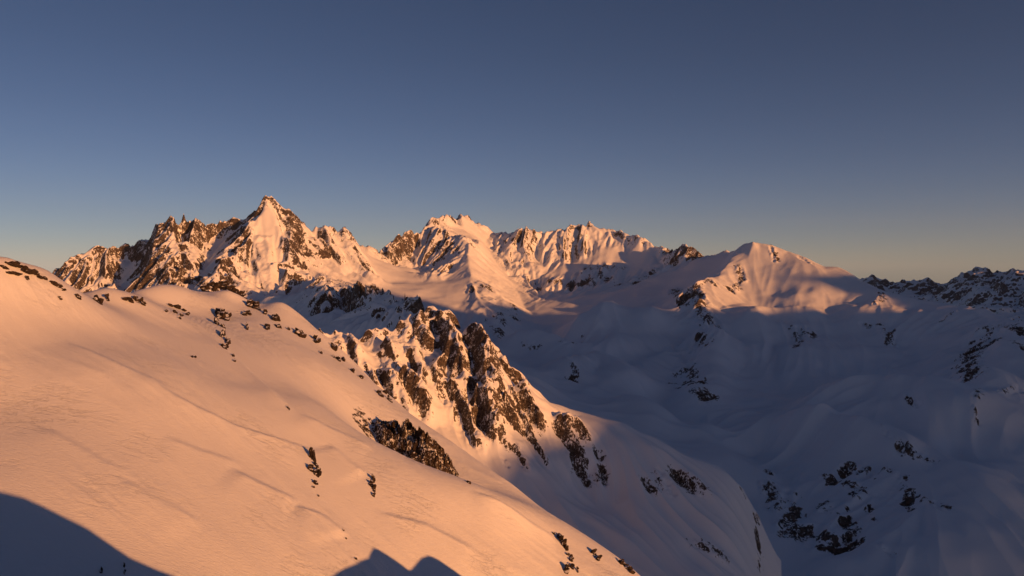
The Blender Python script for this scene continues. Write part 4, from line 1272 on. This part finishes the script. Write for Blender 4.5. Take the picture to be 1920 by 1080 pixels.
OUT = [
    ('long flat brown rock ledge topmost at the far left skyline', [(10, 503, 8, 3), (28, 499, 14, 4), (48, 505, 10, 3)]),
    ('thin brown rock streak just below the ledge at the left edge', [(20, 513, 12, 3), (33, 516, 8, 2)]),
    ('brown rock slab in the middle of the far left cluster', [(55, 512, 14, 5), (68, 511, 5, 4)]),
    ('stubby brown rock lowest in the far left skyline cluster', [(52, 523, 6, 5)]),
    ('twin brown rocks right of the far left skyline cluster', [(75, 520, 10, 4), (86, 524, 7, 3)]),
    ('row of brown rocks where the slope meets the left cliffs', [(100, 533, 8, 3), (112, 538, 8, 4), (120, 545, 5, 4)]),
    ('tiny lone rock under the row near the left cliffs', [(113, 560, 4, 3)]),
    ('small rock just left of the first round snow lobe', [(148, 559, 5, 3)]),
    ('broken dark rock in front of the first round snow lobe', [(182, 563, 6, 5), (190, 568, 7, 5)]),
    ('upright stubby rock at the right end of the first snow lobe', [(202, 561, 4, 6)]),
    ('left half of the paired ragged rocks below the second snow lobe', [(236, 562, 5, 3), (245, 565, 7, 4)]),
    ('right half of the paired ragged rocks below the second snow lobe', [(258, 565, 6, 5), (268, 569, 6, 5)]),
    ('large dark clump of rock high on the upper slope', [(412, 592, 8, 8), (420, 596, 9, 10), (408, 606, 5, 6), (418, 612, 4, 4)]),
    ('narrow dark rock directly below the large upper clump', [(418, 632, 5, 9), (425, 642, 5, 8), (422, 653, 5, 4)]),
    ('tiny pointed rock at the foot of the upper rock line', [(438, 672, 3, 5), (440, 677, 3, 3)]),
    ('pair of tiny stones on open snow left of the upper rock line', [(361, 670, 3, 2), (366, 670, 3, 2)]),
    ('dark rock below the shaded hollow near the skyline', [(475, 576, 9, 5), (484, 580, 4, 3)]),
    ('paired brown stones below left of the shaded hollow rock', [(461, 590, 5, 4), (467, 589, 4, 3)]),
    ('small round stone right of the paired brown stones', [(498, 588, 4, 3)]),
    ('two-humped dark rock on the upper right shoulder', [(510, 597, 4, 5), (518, 600, 7, 4)]),
    ('upright stone standing alone under the paired brown stones', [(463, 615, 4, 6)]),
    ('low dark stone in the row under the two-humped rock, leftmost', [(503, 617, 5, 4)]),
    ('low dark stone in the row under the two-humped rock, middle', [(523, 614, 5, 3)]),
    ('low dark stone in the row under the two-humped rock, rightmost', [(541, 618, 3, 3)]),
    ('wedge of dark rock near the right rim of the upper slope', [(560, 625, 6, 6), (567, 631, 5, 4)]),
    ('pale snow-crusted rock right of the dark wedge near the rim', [(595, 641, 6, 6)]),
    ('dark rock on the rim where the slope meets the rocky ridge', [(627, 654, 6, 5), (623, 650, 4, 3)]),
    ('small stone left of the rim rock', [(602, 662, 3, 3)]),
    ('two stones lying below the rim rock', [(625, 669, 3, 3), (634, 674, 4, 3)]),
    ('stone farther down the rim, first below the rim rock', [(645, 676, 4, 3)]),
    ('stone farther down the rim, second below the rim rock', [(662, 697, 4, 3)]),
    ('stone farther down the rim, third below the rim rock', [(676, 708, 4, 3)]),
    ('speck of dark rock at the tip of the long drift line', [(541, 767, 2, 4)]),
    ('tall dark pointed fin of rock with a snow drift behind it', [(586, 862, 5, 16), (583, 880, 5, 5), (594, 875, 4, 6), (597, 890, 6, 12)]),
    ('small brown rock just under the pointed fin', [(592, 906, 4, 3)]),
    ('flat brown chip of rock below the pointed fin', [(588, 914, 3, 2)]),
    ('lowest dark chip of rock below the pointed fin', [(597, 930, 2, 3)]),
    ('slim dark rock standing right of the pointed fin', [(699, 900, 4, 7), (697, 910, 5, 6), (702, 918, 4, 7), (701, 930, 3, 4)]),
    ('cluster of brown stones above the big rock band, by the rim', [(713, 741, 5, 4), (727, 747, 4, 4), (720, 735, 4, 3), (733, 752, 4, 3)]),
    ('lone stone on snow right of the big rock band', [(880, 907, 4, 3)]),
    ('steep dark rock near the bottom right rim, upper of two', [(1048, 1006, 4, 5), (1055, 1018, 6, 9), (1062, 1029, 4, 5)]),
    ('dark rock near the bottom right rim, lower of two', [(1068, 1043, 5, 5), (1071, 1050, 4, 4)]),
    ('small stone just above the steep rock at the bottom right', [(1038, 1001, 3, 3)]),
    ('jagged dark rock cut by the bottom edge of the picture', [(1062, 1068, 6, 8), (1073, 1064, 4, 5), (1083, 1070, 3, 5)]),
    ('rounded dark rock on the snow rim at the bottom', [(1115, 1040, 5, 6), (1122, 1048, 6, 5)]),
    ('last dark rock on the rim at the bottom right tip', [(1165, 1057, 5, 4), (1175, 1066, 7, 5), (1183, 1073, 5, 4)]),
    ('leftmost black rock tip in the blue shadow at the bottom', [(192, 1073, 3, 7)]),
    ('thin upright black rock in the blue shadow at the bottom', [(233, 1062, 2, 5), (234, 1074, 2, 6)]),
    ('tiny stone above the twin-peaked shadow, upper one', [(644, 995, 2, 3)]),
    ('tiny stone above the twin-peaked shadow, lower one', [(649, 1010, 2, 2)]),
    ('tiny stone beside the left slope of the twin-peaked shadow', [(667, 1048, 3, 2)]),
]
for lb, bl in OUT:
    outcrop(lb, [(b[0], b[1], b[2] * 1.35, b[3] * 1.3) if max(b[2:4]) >= 4 and b[0] > 125 else b for b in bl])
LOBE = [((320, 574, 6, 2), 'highest flat stone of the scattered patch on the second snow lobe'), ((333, 578, 8, 2), 'longest flat stone in the scattered patch on the second snow lobe'), ((345, 583, 5, 2), 'flat stone at the upper right of the scattered lobe patch'), ((328, 586, 5, 2), 'flat stone in the middle of the scattered lobe patch'), ((340, 592, 4, 2), 'flat stone below the middle of the scattered lobe patch'), ((352, 590, 4, 2), 'rightmost flat stone of the scattered lobe patch'), ((312, 585, 4, 2), 'leftmost flat stone of the scattered lobe patch'), ((337, 598, 3, 2), 'lowest flat stone of the scattered lobe patch')]
for q, lb in LOBE:
    outcrop(lb, [q], 'flat_stone', 'stone', 'scattered flat stones on the snow lobe')
NEAR = [((693, 787, 3, 3), 'topmost small stone left of the big rock band'), ((700, 797, 4, 4), 'largest small stone left of the big rock band'), ((687, 798, 3, 2), 'low small stone left of the largest one beside the rock band'), ((701, 808, 4, 4), 'small stone just under the largest one beside the rock band'), ((713, 818, 3, 4), 'small stone touching the left foot of the rock band'), ((675, 790, 2, 2), 'leftmost tiny stone beside the big rock band'), ((681, 806, 2, 2), 'lower left tiny stone beside the big rock band'), ((706, 822, 2, 3), 'lowest tiny stone at the left foot of the rock band')]
for q, lb in NEAR:
    outcrop(lb, [q], 'small_stone', 'stone', 'stones left of the big rock band')

# snow-capped rock crest on the skyline behind the near slope
outcrop('dark rock crest with snow caps on the skyline behind the snow lobes', [(384, 541, 8, 8, 325), (400, 536, 10, 9, 326), (418, 534, 12, 9, 327), (436, 543, 10, 9, 327), (452, 554, 9, 9, 326), (465, 565, 8, 9, 324), (475, 575, 6, 8, 322)], 'rock_crest', 'rock', 'rocks along the skyline')

# ================================================================== thin mountain air
bmh = bmesh.new()
bmesh.ops.create_cube(bmh, size=1.0)
hz = bpy.data.meshes.new('haze')
bmh.to_mesh(hz)
bmh.free()
hm = bpy.data.materials.new('thin_haze')
nt = nodes_of(hm)
pv = nt.nodes.new('ShaderNodeVolumePrincipled')
pv.inputs['Color'].default_value = (0.80, 0.87, 1.0, 1.0)
pv.inputs['Density'].default_value = HAZE = 1.6e-5
pv.inputs['Anisotropy'].default_value = 0.1
ho = nt.nodes.new('ShaderNodeOutputMaterial')
nt.links.new(pv.outputs[0], ho.inputs['Volume'])
hz.materials.append(hm)
haze = bpy.data.objects.new('haze', hz)
haze.scale = (14000, 15500, 1700)
haze.location = (2800, 2400, -251)
scene.collection.objects.link(haze)
haze['kind'] = 'stuff'
haze['label'] = 'thin blue mountain haze filling the air'
